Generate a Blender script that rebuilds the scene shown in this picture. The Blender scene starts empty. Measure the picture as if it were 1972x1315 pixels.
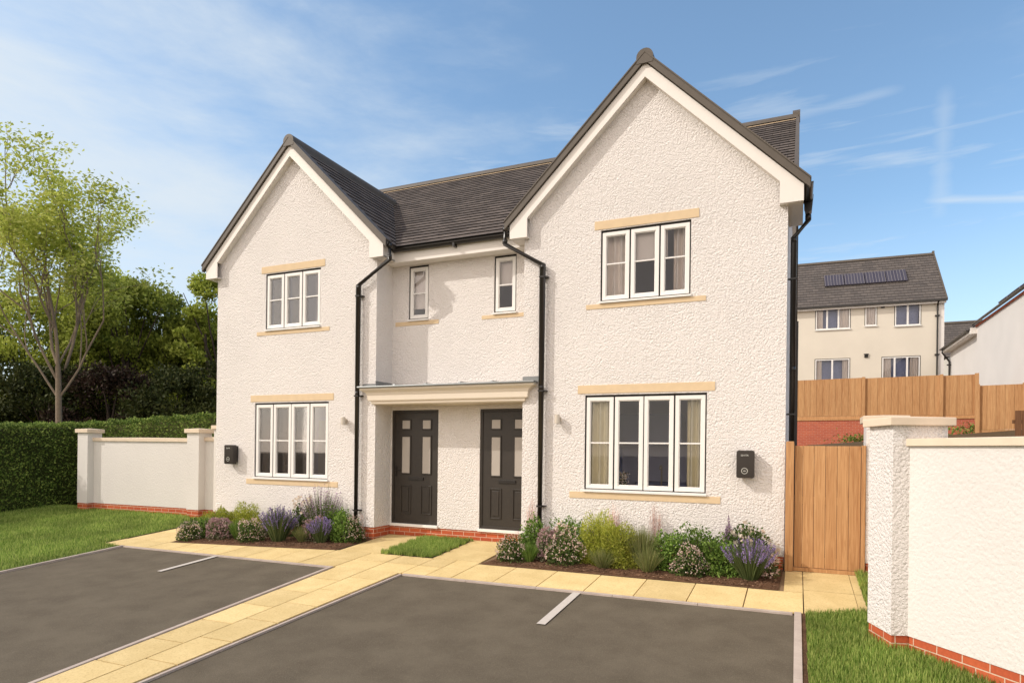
import bpy, bmesh, math, random
import numpy as np
from mathutils import Vector, Matrix
R = math.radians
sc = bpy.context.scene
# ------------------------------------------------------------------ camera
cam = bpy.data.cameras.new('camera')
cam_o = bpy.data.objects.new('camera', cam)
sc.collection.objects.link(cam_o)
YAW, ROLL, F, SH = 0.4159, 0.0123, 1240.2, 208.8
cam.sensor_width = 36.0
cam.lens = F / 1972 * 36.0
_sx, _sy = math.sin(ROLL) * SH, math.cos(ROLL) * SH
cam.shift_y = _sy / 1972
cam.shift_x = _sx * 0 / 1972
cam.clip_end = 3000
cam_o.location = (5.517, -9.632, 1.385)
cam_o.rotation_euler = (Matrix.Rotation(YAW, 3, 'Z') @ Matrix.Rotation(R(90), 3, 'X') @ Matrix.Rotation(ROLL, 3, 'Z')).to_euler()
cam.shift_x = -math.sin(ROLL) * SH / 1972 * 0
sc.camera = cam_o
# ------------------------------------------------------------------ world and sun
SUN_FROM = Vector((-1.56, -1.0, 1.42)).normalized()
EL = math.asin(SUN_FROM.z); ROT = math.atan2(SUN_FROM.x, SUN_FROM.y)
world = bpy.data.worlds.new('World'); sc.world = world; world.use_nodes = True
wn, wl = world.node_tree.nodes, world.node_tree.links
bg = wn['Background']
sky = wn.new('ShaderNodeTexSky'); sky.sky_type = 'NISHITA'; sky.sun_disc = False
sky.sun_elevation = EL; sky.sun_rotation = ROT; sky.air_density = 1.0; sky.dust_density = 0.6; sky.ozone_density = 1.6
wtc = wn.new('ShaderNodeTexCoord')
CT = [(0.1365, 0.9389, 0.3161), (0.2948, 0.9105, 0.29), (0.1589, 0.9462, 0.2819), (0.1541, 0.8856, 0.4381), (-0.1028, 0.8996, 0.4245), (0.1227, 0.8904, 0.4383)]
def wnode(t, **k):
    n = wn.new(t)
    for a, b in k.items(): setattr(n, a, b)
    return n
wmap = wnode('ShaderNodeMapping'); wmap.inputs['Rotation'].default_value = (0.0, R(24), R(-10)); wmap.inputs['Scale'].default_value = (1.6, 1.2, 5.0)
wl.new(wtc.outputs['Generated'], wmap.inputs[0])
wno = wnode('ShaderNodeTexNoise'); wno.inputs['Scale'].default_value = 1.7; wno.inputs['Detail'].default_value = 9; wno.inputs['Roughness'].default_value = 0.62; wno.inputs['Distortion'].default_value = 0.15
wl.new(wmap.outputs[0], wno.inputs[0])
# more cirrus towards the west (camera left), thin over the east
wdot = wnode('ShaderNodeVectorMath', operation='DOT_PRODUCT')
wdot.inputs[1].default_value = (-0.93, 0.20, -0.32)
wl.new(wtc.outputs['Generated'], wdot.inputs[0])
wr1 = wnode('ShaderNodeMapRange'); wr1.inputs[1].default_value = 0.34; wr1.inputs[2].default_value = 0.95; wr1.inputs[3].default_value = -0.16; wr1.inputs[4].default_value = 0.50
wl.new(wdot.outputs['Value'], wr1.inputs[0])
wadd = wnode('ShaderNodeMath', operation='ADD'); wl.new(wno.outputs[0], wadd.inputs[0]); wl.new(wr1.outputs[0], wadd.inputs[1])
wr2 = wnode('ShaderNodeMapRange', interpolation_type='SMOOTHSTEP'); wr2.inputs[1].default_value = 0.34; wr2.inputs[2].default_value = 0.98; wr2.inputs[3].default_value = 0.05; wr2.inputs[4].default_value = 0.92
wl.new(wadd.outputs[0], wr2.inputs[0])
# fine contrail wisps low in the east
wmap2 = wnode('ShaderNodeMapping'); wmap2.inputs['Rotation'].default_value = (0, R(3), R(4)); wmap2.inputs['Scale'].default_value = (2.0, 2.0, 22.0)
wl.new(wtc.outputs['Generated'], wmap2.inputs[0])
wno2 = wnode('ShaderNodeTexNoise'); wno2.inputs['Scale'].default_value = 1.6; wno2.inputs['Detail'].default_value = 6; wno2.inputs['Roughness'].default_value = 0.6; wno2.inputs['Distortion'].default_value = 0.35
wl.new(wmap2.outputs[0], wno2.inputs[0])
wsep = wnode('ShaderNodeSeparateXYZ'); wl.new(wtc.outputs['Generated'], wsep.inputs[0])
wr3 = wnode('ShaderNodeMapRange', interpolation_type='SMOOTHSTEP'); wr3.inputs[1].default_value = 0.50; wr3.inputs[2].default_value = 0.74; wr3.inputs[3].default_value = 0.0; wr3.inputs[4].default_value = 0.55
wl.new(wno2.outputs[0], wr3.inputs[0])
wr4 = wnode('ShaderNodeMapRange', interpolation_type='SMOOTHSTEP'); wr4.inputs[1].default_value = 0.62; wr4.inputs[2].default_value = 0.30; wr4.inputs[3].default_value = 0.0; wr4.inputs[4].default_value = 1.0
wl.new(wsep.outputs[2], wr4.inputs[0])
wm = wnode('ShaderNodeMath', operation='MULTIPLY'); wl.new(wr3.outputs[0], wm.inputs[0]); wl.new(wr4.outputs[0], wm.inputs[1])
wmx = wnode('ShaderNodeMath', operation='MAXIMUM'); wl.new(wr2.outputs[0], wmx.inputs[0]); wl.new(wm.outputs[0], wmx.inputs[1])
wmix = wnode('ShaderNodeMixRGB'); wmix.inputs[2].default_value = (5.2, 5.5, 5.9, 1)
whs = wnode('ShaderNodeHueSaturation'); whs.inputs['Saturation'].default_value = 1.08; whs.inputs['Value'].default_value = 1.38; whs.inputs['Hue'].default_value = 0.493
wl.new(sky.outputs[0], whs.inputs['Color'])
# bright warm cloud added as facade fill, in the unseen sky behind the camera
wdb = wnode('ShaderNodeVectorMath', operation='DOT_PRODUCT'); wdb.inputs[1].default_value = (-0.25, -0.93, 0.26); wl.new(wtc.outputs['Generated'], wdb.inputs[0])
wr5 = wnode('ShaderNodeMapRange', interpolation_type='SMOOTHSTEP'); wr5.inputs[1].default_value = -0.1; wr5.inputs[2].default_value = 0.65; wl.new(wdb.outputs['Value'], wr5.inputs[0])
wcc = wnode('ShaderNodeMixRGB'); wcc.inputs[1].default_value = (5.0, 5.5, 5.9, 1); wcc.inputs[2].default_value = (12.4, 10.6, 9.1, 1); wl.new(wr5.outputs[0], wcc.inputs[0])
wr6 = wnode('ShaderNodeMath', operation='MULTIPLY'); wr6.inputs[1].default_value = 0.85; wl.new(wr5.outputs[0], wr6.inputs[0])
whz = wnode('ShaderNodeMapRange', interpolation_type='SMOOTHSTEP'); whz.inputs[1].default_value = 0.42; whz.inputs[2].default_value = 0.0; whz.inputs[3].default_value = 0.0; whz.inputs[4].default_value = 0.42; wl.new(wsep.outputs[2], whz.inputs[0])
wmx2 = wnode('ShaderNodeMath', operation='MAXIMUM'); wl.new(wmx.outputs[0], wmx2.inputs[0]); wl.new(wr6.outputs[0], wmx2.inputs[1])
# two aircraft contrails in the eastern sky
def contrail(a, b, width, strength):
    a, b = Vector(a).normalized(), Vector(b).normalized(); nn = a.cross(b).normalized(); mid = (a + b).normalized()
    d1 = wnode('ShaderNodeVectorMath', operation='DOT_PRODUCT'); d1.inputs[1].default_value = nn; wl.new(wtc.outputs['Generated'], d1.inputs[0])
    ab = wnode('ShaderNodeMath', operation='ABSOLUTE'); wl.new(d1.outputs['Value'], ab.inputs[0])
    wob = wnode('ShaderNodeMath', operation='MULTIPLY_ADD'); wob.inputs[1].default_value = width * 1.5; wl.new(wno2.outputs[0], wob.inputs[0]); wl.new(ab.outputs[0], wob.inputs[2])
    m1 = wnode('ShaderNodeMapRange', interpolation_type='SMOOTHSTEP'); m1.inputs[1].default_value = width * 1.9; m1.inputs[2].default_value = width * .6; m1.inputs[3].default_value = 0; m1.inputs[4].default_value = strength; wl.new(wob.outputs[0], m1.inputs[0])
    d2 = wnode('ShaderNodeVectorMath', operation='DOT_PRODUCT'); d2.inputs[1].default_value = mid; wl.new(wtc.outputs['Generated'], d2.inputs[0])
    c = mid.dot(a); m2 = wnode('ShaderNodeMapRange', interpolation_type='SMOOTHSTEP'); m2.inputs[1].default_value = c - (1 - c) * .1; m2.inputs[2].default_value = c + (1 - c) * .7; wl.new(d2.outputs['Value'], m2.inputs[0])
    mm = wnode('ShaderNodeMath', operation='MULTIPLY'); wl.new(m1.outputs[0], mm.inputs[0]); wl.new(m2.outputs[0], mm.inputs[1])
    return mm
def mx_(p, q):
    m_ = wnode('ShaderNodeMath', operation='MAXIMUM'); wl.new(p.outputs[0], m_.inputs[0]); wl.new(q.outputs[0], m_.inputs[1]); return m_
wmx2 = mx_(wmx2, contrail(CT[0], CT[1], .007, .55)); wmx2 = mx_(wmx2, contrail(CT[2], CT[3], .016, .26)); wmx2 = mx_(wmx2, contrail(CT[4], CT[5], .010, .28))
wmx3 = wnode('ShaderNodeMath', operation='MAXIMUM'); wl.new(wmx2.outputs[0], wmx3.inputs[0]); wl.new(whz.outputs[0], wmx3.inputs[1])
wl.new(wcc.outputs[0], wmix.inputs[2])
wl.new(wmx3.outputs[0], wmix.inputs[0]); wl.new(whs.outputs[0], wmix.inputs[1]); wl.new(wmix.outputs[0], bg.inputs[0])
bg.inputs[1].default_value = 0.14
sun = bpy.data.lights.new('sun', 'SUN'); sun.energy = 2.45; sun.angle = R(0.6); sun.color = (1.0, 0.94, 0.85)
sun_o = bpy.data.objects.new('sun', sun); sc.collection.objects.link(sun_o)
sun_o.rotation_euler = (-SUN_FROM).to_track_quat('-Z', 'Y').to_euler(); sun_o.location = (-20, -15, 20)
sc.view_settings.view_transform = 'Standard'; sc.view_settings.look = 'None'; sc.view_settings.gamma = 1; sc.view_settings.exposure = 0.14
rng = np.random.default_rng(7); random.seed(7)

# ------------------------------------------------------------------ materials
def newmat(name):
    m = bpy.data.materials.new(name); m.use_nodes = True
    nt = m.node_tree; return m, nt.nodes, nt.links, nt.nodes['Principled BSDF']
def N(nodes, t, **k):
    n = nodes.new(t)
    for a, b in k.items():
        if a in n.inputs.keys() if isinstance(a, str) else False: n.inputs[a].default_value = b
        else: setattr(n, a, b)
    return n
def mat(name, col, rough=0.6, metal=0.0, var=0.08, vscale=6.0, bump=0.0, bscale=200.0, bdist=0.002, spec=0.5, detail=4):
    m, n, l, p = newmat(name)
    p.inputs['Roughness'].default_value = rough; p.inputs['Metallic'].default_value = metal
    p.inputs['Specular IOR Level'].default_value = spec
    tc = n.new('ShaderNodeTexCoord')
    no = n.new('ShaderNodeTexNoise'); no.inputs['Scale'].default_value = vscale; no.inputs['Detail'].default_value = detail
    l.new(tc.outputs['Object'], no.inputs[0])
    mx = n.new('ShaderNodeMixRGB'); c = np.array(col)
    mx.inputs[1].default_value = (*(c * (1 - var)), 1); mx.inputs[2].default_value = (*np.minimum(c * (1 + var), 1), 1)
    l.new(no.outputs[0], mx.inputs[0]); l.new(mx.outputs[0], p.inputs['Base Color'])
    if bump:
        nb = n.new('ShaderNodeTexNoise'); nb.inputs['Scale'].default_value = bscale; nb.inputs['Detail'].default_value = 3
        l.new(tc.outputs['Object'], nb.inputs[0])
        b = n.new('ShaderNodeBump'); b.inputs['Strength'].default_value = bump; b.inputs['Distance'].default_value = bdist
        l.new(nb.outputs[0], b.inputs['Height']); l.new(b.outputs[0], p.inputs['Normal'])
    return m
def roughcast(name, col, scale=26.0, strength=0.8, dist=0.02):
    m, n, l, p = newmat(name); p.inputs['Roughness'].default_value = 0.85; p.inputs['Specular IOR Level'].default_value = 0.2
    tc = n.new('ShaderNodeTexCoord')
    dn = n.new('ShaderNodeTexNoise'); dn.inputs['Scale'].default_value = scale * 1.2; dn.inputs['Detail'].default_value = 3
    l.new(tc.outputs['Object'], dn.inputs[0])
    ad = n.new('ShaderNodeMixRGB'); ad.blend_type = 'LINEAR_LIGHT'; ad.inputs[0].default_value = 0.022
    l.new(tc.outputs['Object'], ad.inputs[1]); l.new(dn.outputs['Color'], ad.inputs[2])
    v = n.new('ShaderNodeTexVoronoi'); v.feature = 'SMOOTH_F1'; v.inputs['Scale'].default_value = scale; v.inputs['Smoothness'].default_value = 0.2
    l.new(ad.outputs[0], v.inputs['Vector'])
    n2 = n.new('ShaderNodeTexNoise'); n2.inputs['Scale'].default_value = scale * 1.3; n2.inputs['Detail'].default_value = 4; n2.inputs['Roughness'].default_value = .6
    l.new(tc.outputs['Object'], n2.inputs[0])
    inv = n.new('ShaderNodeMath'); inv.operation = 'MULTIPLY'; inv.inputs[1].default_value = -1.0
    l.new(v.outputs['Distance'], inv.inputs[0])
    sm = n.new('ShaderNodeMath'); sm.operation = 'ADD'; l.new(inv.outputs[0], sm.inputs[0]); l.new(n2.outputs[0], sm.inputs[1])
    b = n.new('ShaderNodeBump'); b.inputs['Strength'].default_value = strength; b.inputs['Distance'].default_value = dist
    l.new(sm.outputs[0], b.inputs['Height']); l.new(b.outputs[0], p.inputs['Normal'])
    big = n.new('ShaderNodeTexNoise'); big.inputs['Scale'].default_value = 0.9; big.inputs['Detail'].default_value = 6
    l.new(tc.outputs['Object'], big.inputs[0])
    mx = n.new('ShaderNodeMixRGB'); c = np.array(col); mx.inputs[1].default_value = (*(c * .90), 1); mx.inputs[2].default_value = (*np.minimum(c * 1.06, 1), 1)
    l.new(big.outputs[0], mx.inputs[0]); l.new(mx.outputs[0], p.inputs['Base Color'])
    return m
def brick(name, c1, c2, mortar, bw=.225, rh=.075, ms=.01, bump=0.6, dist=0.006, rough=0.8, offset=.5, noise=.25, vscale=40):
    m, n, l, p = newmat(name); p.inputs['Roughness'].default_value = rough; p.inputs['Specular IOR Level'].default_value = 0.25
    uv = n.new('ShaderNodeUVMap')
    b = n.new('ShaderNodeTexBrick'); b.offset = offset
    b.inputs['Color1'].default_value = (*c1, 1); b.inputs['Color2'].default_value = (*c2, 1); b.inputs['Mortar'].default_value = (*mortar, 1)
    b.inputs['Scale'].default_value = 1.0; b.inputs['Brick Width'].default_value = bw; b.inputs['Row Height'].default_value = rh
    b.inputs['Mortar Size'].default_value = ms / 2; b.inputs['Mortar Smooth'].default_value = 0.15; b.inputs['Bias'].default_value = 0
    l.new(uv.outputs[0], b.inputs[0])
    tc = n.new('ShaderNodeTexCoord'); no = n.new('ShaderNodeTexNoise'); no.inputs['Scale'].default_value = vscale; no.inputs['Detail'].default_value = 6
    l.new(tc.outputs['Object'], no.inputs[0])
    mr = n.new('ShaderNodeMapRange'); mr.inputs[3].default_value = 1 - noise; mr.inputs[4].default_value = 1 + noise; l.new(no.outputs[0], mr.inputs[0])
    mx = n.new('ShaderNodeMixRGB'); mx.blend_type = 'MULTIPLY'; mx.inputs[0].default_value = 1; l.new(b.outputs[0], mx.inputs[1]); l.new(mr.outputs[0], mx.inputs[2])
    l.new(mx.outputs[0], p.inputs['Base Color'])
    bp = n.new('ShaderNodeBump'); bp.invert = True; bp.inputs['Strength'].default_value = bump; bp.inputs['Distance'].default_value = dist
    l.new(b.outputs['Fac'], bp.inputs['Height']); l.new(bp.outputs[0], p.inputs['Normal'])
    return m
def ground_mat(name, c1, c2, c3, big=.6, fine=90, bump=.5, dist=.01, rough=.95, speck=.5, isl=0):
    m, n, l, p = newmat(name); p.inputs['Roughness'].default_value = rough; p.inputs['Specular IOR Level'].default_value = 0.2
    tc = n.new('ShaderNodeTexCoord')
    a = n.new('ShaderNodeTexNoise'); a.inputs['Scale'].default_value = big; a.inputs['Detail'].default_value = 8; a.inputs['Roughness'].default_value = .6; l.new(tc.outputs['Object'], a.inputs[0])
    r = n.new('ShaderNodeMapRange'); r.inputs[1].default_value = .35; r.inputs[2].default_value = .65; l.new(a.outputs[0], r.inputs[0])
    mx = n.new('ShaderNodeMixRGB'); mx.inputs[1].default_value = (*c1, 1); mx.inputs[2].default_value = (*c2, 1); l.new(r.outputs[0], mx.inputs[0])
    f = n.new('ShaderNodeTexNoise'); f.inputs['Scale'].default_value = fine; f.inputs['Detail'].default_value = 4; f.inputs['Roughness'].default_value = .7; l.new(tc.outputs['Object'], f.inputs[0])
    r2 = n.new('ShaderNodeMapRange'); r2.inputs[1].default_value = .48; r2.inputs[2].default_value = .72; r2.inputs[4].default_value = speck; l.new(f.outputs[0], r2.inputs[0])
    m2 = n.new('ShaderNodeMixRGB'); m2.inputs[2].default_value = (*c3, 1); l.new(mx.outputs[0], m2.inputs[1]); l.new(r2.outputs[0], m2.inputs[0])
    if isl:
        ge = n.new('ShaderNodeNewGeometry'); ri = n.new('ShaderNodeMapRange'); ri.inputs[3].default_value = 1 - isl; ri.inputs[4].default_value = 1 + isl * .6; l.new(ge.outputs['Random Per Island'], ri.inputs[0])
        mi = n.new('ShaderNodeMixRGB'); mi.blend_type = 'MULTIPLY'; mi.inputs[0].default_value = 1; l.new(m2.outputs[0], mi.inputs[1]); l.new(ri.outputs[0], mi.inputs[2]); l.new(mi.outputs[0], p.inputs['Base Color'])
    else: l.new(m2.outputs[0], p.inputs['Base Color'])
    b = n.new('ShaderNodeBump'); b.inputs['Strength'].default_value = bump; b.inputs['Distance'].default_value = dist; l.new(f.outputs[0], b.inputs['Height']); l.new(b.outputs[0], p.inputs['Normal'])
    return m
def leafmat(name, cols, trans=0.25, rough=0.5):
    m, n, l, p = newmat(name); p.inputs['Roughness'].default_value = rough + .15; p.inputs['Specular IOR Level'].default_value = 0.15
    g = n.new('ShaderNodeNewGeometry'); cr = n.new('ShaderNodeValToRGB')
    el = cr.color_ramp.elements
    while len(el) < len(cols): el.new(.5)
    for i, c in enumerate(cols): el[i].position = i / (len(cols) - 1); el[i].color = (*c, 1)
    l.new(g.outputs['Random Per Island'], cr.inputs[0])
    tc = n.new('ShaderNodeTexCoord'); no = n.new('ShaderNodeTexNoise'); no.inputs['Scale'].default_value = 1.1; no.inputs['Detail'].default_value = 3
    l.new(tc.outputs['Object'], no.inputs[0])
    mr = n.new('ShaderNodeMapRange'); mr.inputs[1].default_value = .3; mr.inputs[2].default_value = .7; mr.inputs[3].default_value = .72; mr.inputs[4].default_value = 1.25; l.new(no.outputs[0], mr.inputs[0])
    mx = n.new('ShaderNodeMixRGB'); mx.blend_type = 'MULTIPLY'; mx.inputs[0].default_value = 1; l.new(cr.outputs[0], mx.inputs[1]); l.new(mr.outputs[0], mx.inputs[2])
    l.new(mx.outputs[0], p.inputs['Base Color'])
    if trans:
        t = n.new('ShaderNodeBsdfTranslucent'); ms = n.new('ShaderNodeMixShader'); ms.inputs[0].default_value = trans
        l.new(mx.outputs[0], t.inputs[0]); l.new(p.outputs[0], ms.inputs[1]); l.new(t.outputs[0], ms.inputs[2])
        l.new(ms.outputs[0], n['Material Output'].inputs[0])
    return m
def glassmat(name, tint=(.99, .99, 1.0), refl=.13):
    m, n, l, p = newmat(name); n.remove(p)
    t = n.new('ShaderNodeBsdfTransparent'); t.inputs[0].default_value = (*tint, 1)
    g = n.new('ShaderNodeBsdfGlossy'); g.inputs['Roughness'].default_value = .02; g.inputs['Color'].default_value = (1, 1, 1, 1)
    fr = n.new('ShaderNodeFresnel'); fr.inputs[0].default_value = 1.5
    mr = n.new('ShaderNodeMapRange'); mr.inputs[1].default_value = 0; mr.inputs[2].default_value = 1; mr.inputs[3].default_value = -.015; mr.inputs[4].default_value = .95
    l.new(fr.outputs[0], mr.inputs[0])
    ms = n.new('ShaderNodeMixShader'); l.new(mr.outputs[0], ms.inputs[0]); l.new(t.outputs[0], ms.inputs[1]); l.new(g.outputs[0], ms.inputs[2])
    l.new(ms.outputs[0], n['Material Output'].inputs[0]); return m
def woodmat(name, c1, c2, grain=(30, 30, 1.2)):
    m, n, l, p = newmat(name); p.inputs['Roughness'].default_value = .75; p.inputs['Specular IOR Level'].default_value = .2
    tc = n.new('ShaderNodeTexCoord'); mp = n.new('ShaderNodeMapping'); mp.inputs['Scale'].default_value = grain; l.new(tc.outputs['Object'], mp.inputs[0])
    no = n.new('ShaderNodeTexNoise'); no.inputs['Scale'].default_value = 1.5; no.inputs['Detail'].default_value = 6; no.inputs['Distortion'].default_value = 1.2; l.new(mp.outputs[0], no.inputs[0])
    r = n.new('ShaderNodeMapRange'); r.inputs[1].default_value = .35; r.inputs[2].default_value = .65; l.new(no.outputs[0], r.inputs[0])
    g = n.new('ShaderNodeNewGeometry'); ad = n.new('ShaderNodeMath'); ad.operation = 'MULTIPLY_ADD'; ad.inputs[1].default_value = .7; l.new(r.outputs[0], ad.inputs[0])
    s2 = n.new('ShaderNodeMath'); s2.operation = 'MULTIPLY'; s2.inputs[1].default_value = .35; l.new(g.outputs['Random Per Island'], s2.inputs[0]); l.new(s2.outputs[0], ad.inputs[2])
    mx = n.new('ShaderNodeMixRGB'); mx.inputs[1].default_value = (*c1, 1); mx.inputs[2].default_value = (*c2, 1); l.new(ad.outputs[0], mx.inputs[0]); l.new(mx.outputs[0], p.inputs['Base Color'])
    b = n.new('ShaderNodeBump'); b.inputs['Strength'].default_value = .3; b.inputs['Distance'].default_value = .003; l.new(no.outputs[0], b.inputs['Height']); l.new(b.outputs[0], p.inputs['Normal'])
    return m

M = {}
M['render'] = roughcast('roughcast_render', (.835, .79, .758), 38, 1.0, .0145)
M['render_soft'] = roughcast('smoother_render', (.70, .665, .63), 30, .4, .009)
M['render_cream'] = roughcast('cream_render', (.74, .68, .58), 30, .15, .01)
M['smooth'] = mat('painted_timber', (.80, .755, .705), .55, var=.02)
M['upvc'] = mat('white_upvc', (.82, .80, .77), .35, var=.01)
M['stone'] = mat('sandstone', (.68, .52, .33), .85, var=.10, vscale=9, bump=.3, bscale=120)
M['coping'] = mat('coping_stone', (.70, .575, .44), .85, var=.12, vscale=7, bump=.4, bscale=90, bdist=.003)
M['canopy'] = mat('canopy_paint', (.76, .67, .55), .6, var=.03)
M['brick'] = brick('red_brick', (.52, .12, .045), (.42, .085, .035), (.62, .45, .33))
M['brick_far'] = brick('red_brick_far', (.50, .13, .07), (.42, .10, .06), (.50, .26, .18), ms=.012)
M['slate'] = brick('slate_tile', (.145, .120, .105), (.080, .066, .058), (.012, .010, .009), bw=.30, rh=.2, ms=.006, bump=.4, dist=.004, rough=.85, noise=.35, vscale=14)
M['slate_far'] = brick('slate_tile_far', (.13, .112, .10), (.095, .083, .076), (.055, .048, .044), bw=.36, rh=.28, ms=.02, bump=.5, dist=.01, rough=.6, noise=.25, vscale=5)
M['verge'] = mat('dry_verge', (.10, .082, .064), .6, var=.2, vscale=5)
M['black'] = mat('black_plastic', (.018, .015, .013), .3, var=.1)
M['near_black'] = mat('dark_gap', (.012, .010, .009), .7)
M['door'] = mat('door_skin', (.030, .0235, .018), .42, var=.25, vscale=14, bump=.15, bscale=60)
M['frost'] = mat('frosted_glass', (.42, .38, .34), .25, var=.06)
M['lead'] = mat('lead_sheet', (.23, .24, .24), .45, .3, var=.2, vscale=12)
M['glass'] = glassmat('window_glass')
M['curtain'] = mat('curtain_fabric', (.80, .74, .54), .9, var=.05)
M['curtain_pale'] = mat('curtain_pale', (.80, .72, .64), .9, var=.05)
M['blind'] = mat('roller_blind', (.74, .67, .60), .8, var=.03)
M['room'] = mat('room_plaster', (.74, .75, .86), .9, var=.03)
M['room_dark'] = mat('kitchen_unit', (.22, .26, .42), .5, var=.1)
M['blue_unit'] = mat('blue_door', (.30, .38, .60), .5)
M['roomfloor'] = mat('room_floor', (.5, .45, .4), .7)
M['chrome'] = mat('white_metal', (.60, .54, .46), .3, .2)
M['charger'] = mat('charger_case', (.030, .024, .020), .22, var=.1)
M['mark'] = mat('pale_print', (.55, .55, .50), .5)
M['timber'] = woodmat('orange_timber', (.37, .18, .075), (.57, .33, .155))
M['timber_dark'] = woodmat('brown_timber', (.13, .06, .03), (.2, .10, .05))
M['asphalt'] = ground_mat('asphalt', (.098, .081, .058), (.130, .109, .079), (.25, .215, .165), 2.2, 95, .7, .008, .95, .42)
M['slab'] = ground_mat('buff_slab', (.64, .49, .235), (.73, .57, .29), (.40, .28, .11), 3.0, 48, .45, .005, .9, .6, .12)
M['kerb'] = ground_mat('concrete_edging', (.42, .35, .31), (.50, .43, .38), (.33, .27, .24), 6, 60, .3, .003, .9, .3)
M['soil'] = ground_mat('bark_mulch', (.09, .048, .028), (.15, .08, .045), (.26, .15, .09), 5, 45, 1.0, .03, 1, .6)
M['lawn'] = ground_mat('lawn_base', (.12, .17, .04), (.17, .21, .05), (.22, .26, .07), 1.2, 60, 1.0, .03, 1, .5)
M['earth'] = ground_mat('rough_ground', (.10, .065, .035), (.13, .085, .05), (.10, .10, .04), .4, 20, .8, .05, 1, .5)
M['bark'] = mat('tree_bark', (.22, .17, .12), .9, var=.3, vscale=12, bump=.8, bscale=40, bdist=.02)
M['bark_dark'] = mat('tree_bark_dark', (.05, .035, .025), .9, var=.3, vscale=6)
M['grass'] = leafmat('grass_blades', [(.09, .17, .025), (.25, .36, .07), (.50, .56, .17), (.15, .26, .045)], .35)
M['hedge'] = leafmat('hedge_leaves', [(.06, .11, .022), (.16, .24, .05), (.36, .44, .11)], .2)
M['wood_leaf'] = leafmat('woodland_leaves', [(.10, .125, .02), (.21, .25, .04), (.40, .45, .09)], .4)
M['wood_leaf2'] = leafmat('woodland_leaves_light', [(.22, .27, .04), (.38, .44, .07), (.56, .60, .14)], .45)
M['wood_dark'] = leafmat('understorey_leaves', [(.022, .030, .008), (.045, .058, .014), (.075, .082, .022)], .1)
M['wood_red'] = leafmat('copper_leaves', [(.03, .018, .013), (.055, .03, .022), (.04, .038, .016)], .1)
M['young_leaf'] = leafmat('spring_leaves', [(.36, .42, .07), (.54, .60, .12), (.70, .70, .22)], .5)
M['leaf_green'] = leafmat('shrub_green', [(.08, .15, .028), (.16, .27, .05), (.30, .42, .10)], .25)
M['leaf_dark'] = leafmat('shrub_dark', [(.04, .065, .02), (.09, .14, .038), (.17, .23, .06)], .2)
M['leaf_lime'] = leafmat('shrub_lime', [(.22, .27, .035), (.38, .41, .06), (.52, .52, .11)], .3)
M['leaf_grey'] = leafmat('lavender_stems', [(.06, .09, .03), (.11, .15, .05), (.17, .2, .08)], .2)
M['leaf_var'] = leafmat('variegated_leaves', [(.10, .12, .06), (.20, .20, .11), (.35, .33, .22)], .2)
M['straw'] = leafmat('ornamental_grass', [(.14, .19, .06), (.24, .27, .09), (.38, .36, .17)], .3)
M['spike'] = leafmat('lavender_flowers', [(.20, .15, .34), (.30, .22, .46), (.42, .32, .55)], .2)
M['spike_pale'] = leafmat('pale_spikes', [(.36, .25, .36), (.46, .32, .45), (.55, .42, .50)], .2)
M['petal_pink'] = leafmat('pink_flowers', [(.50, .30, .26), (.74, .56, .50), (.85, .76, .68)], .2)
M['petal_mauve'] = leafmat('mauve_flowers', [(.30, .17, .17), (.42, .26, .27), (.52, .38, .36)], .2)
M['petal_white'] = leafmat('cream_flowers', [(.60, .45, .36), (.78, .68, .56), (.82, .78, .68)], .2)
M['ceramic'] = mat('ceramic', (.75, .72, .68), .3)
M['pv'] = brick('solar_cells', (.07, .065, .085), (.055, .05, .07), (.19, .175, .18), bw=.17, rh=9, ms=.03, bump=.1, rough=.3, noise=.1)
M['road_mark'] = mat('parking_line', (.52, .48, .44), .8, var=.1, vscale=20)

# ------------------------------------------------------------------ mesh helpers
def boxuv(me):
    uvl = me.uv_layers.new(name='UVMap')
    nl = len(me.loops); npoly = len(me.polygons)
    if not npoly: return
    co = np.empty(len(me.vertices) * 3); me.vertices.foreach_get('co', co); co = co.reshape(-1, 3)
    lv = np.empty(nl, int); me.loops.foreach_get('vertex_index', lv)
    nrm = np.empty(npoly * 3); me.polygons.foreach_get('normal', nrm); nrm = nrm.reshape(-1, 3)
    tot = np.empty(npoly, int); me.polygons.foreach_get('loop_total', tot)
    ln = np.repeat(nrm, tot, axis=0); P = co[lv]
    t = np.stack([-ln[:, 1], ln[:, 0], np.zeros(nl)], 1); L = np.linalg.norm(t, axis=1)
    flat = L < .2
    L[L < 1e-6] = 1; t /= L[:, None]; t[flat] = (1, 0, 0)
    b = np.cross(ln, t); b[flat] = (0, 1, 0)
    uv = np.stack([(P * t).sum(1), (P * b).sum(1)], 1)
    uvl.data.foreach_set('uv', uv.ravel())
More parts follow.
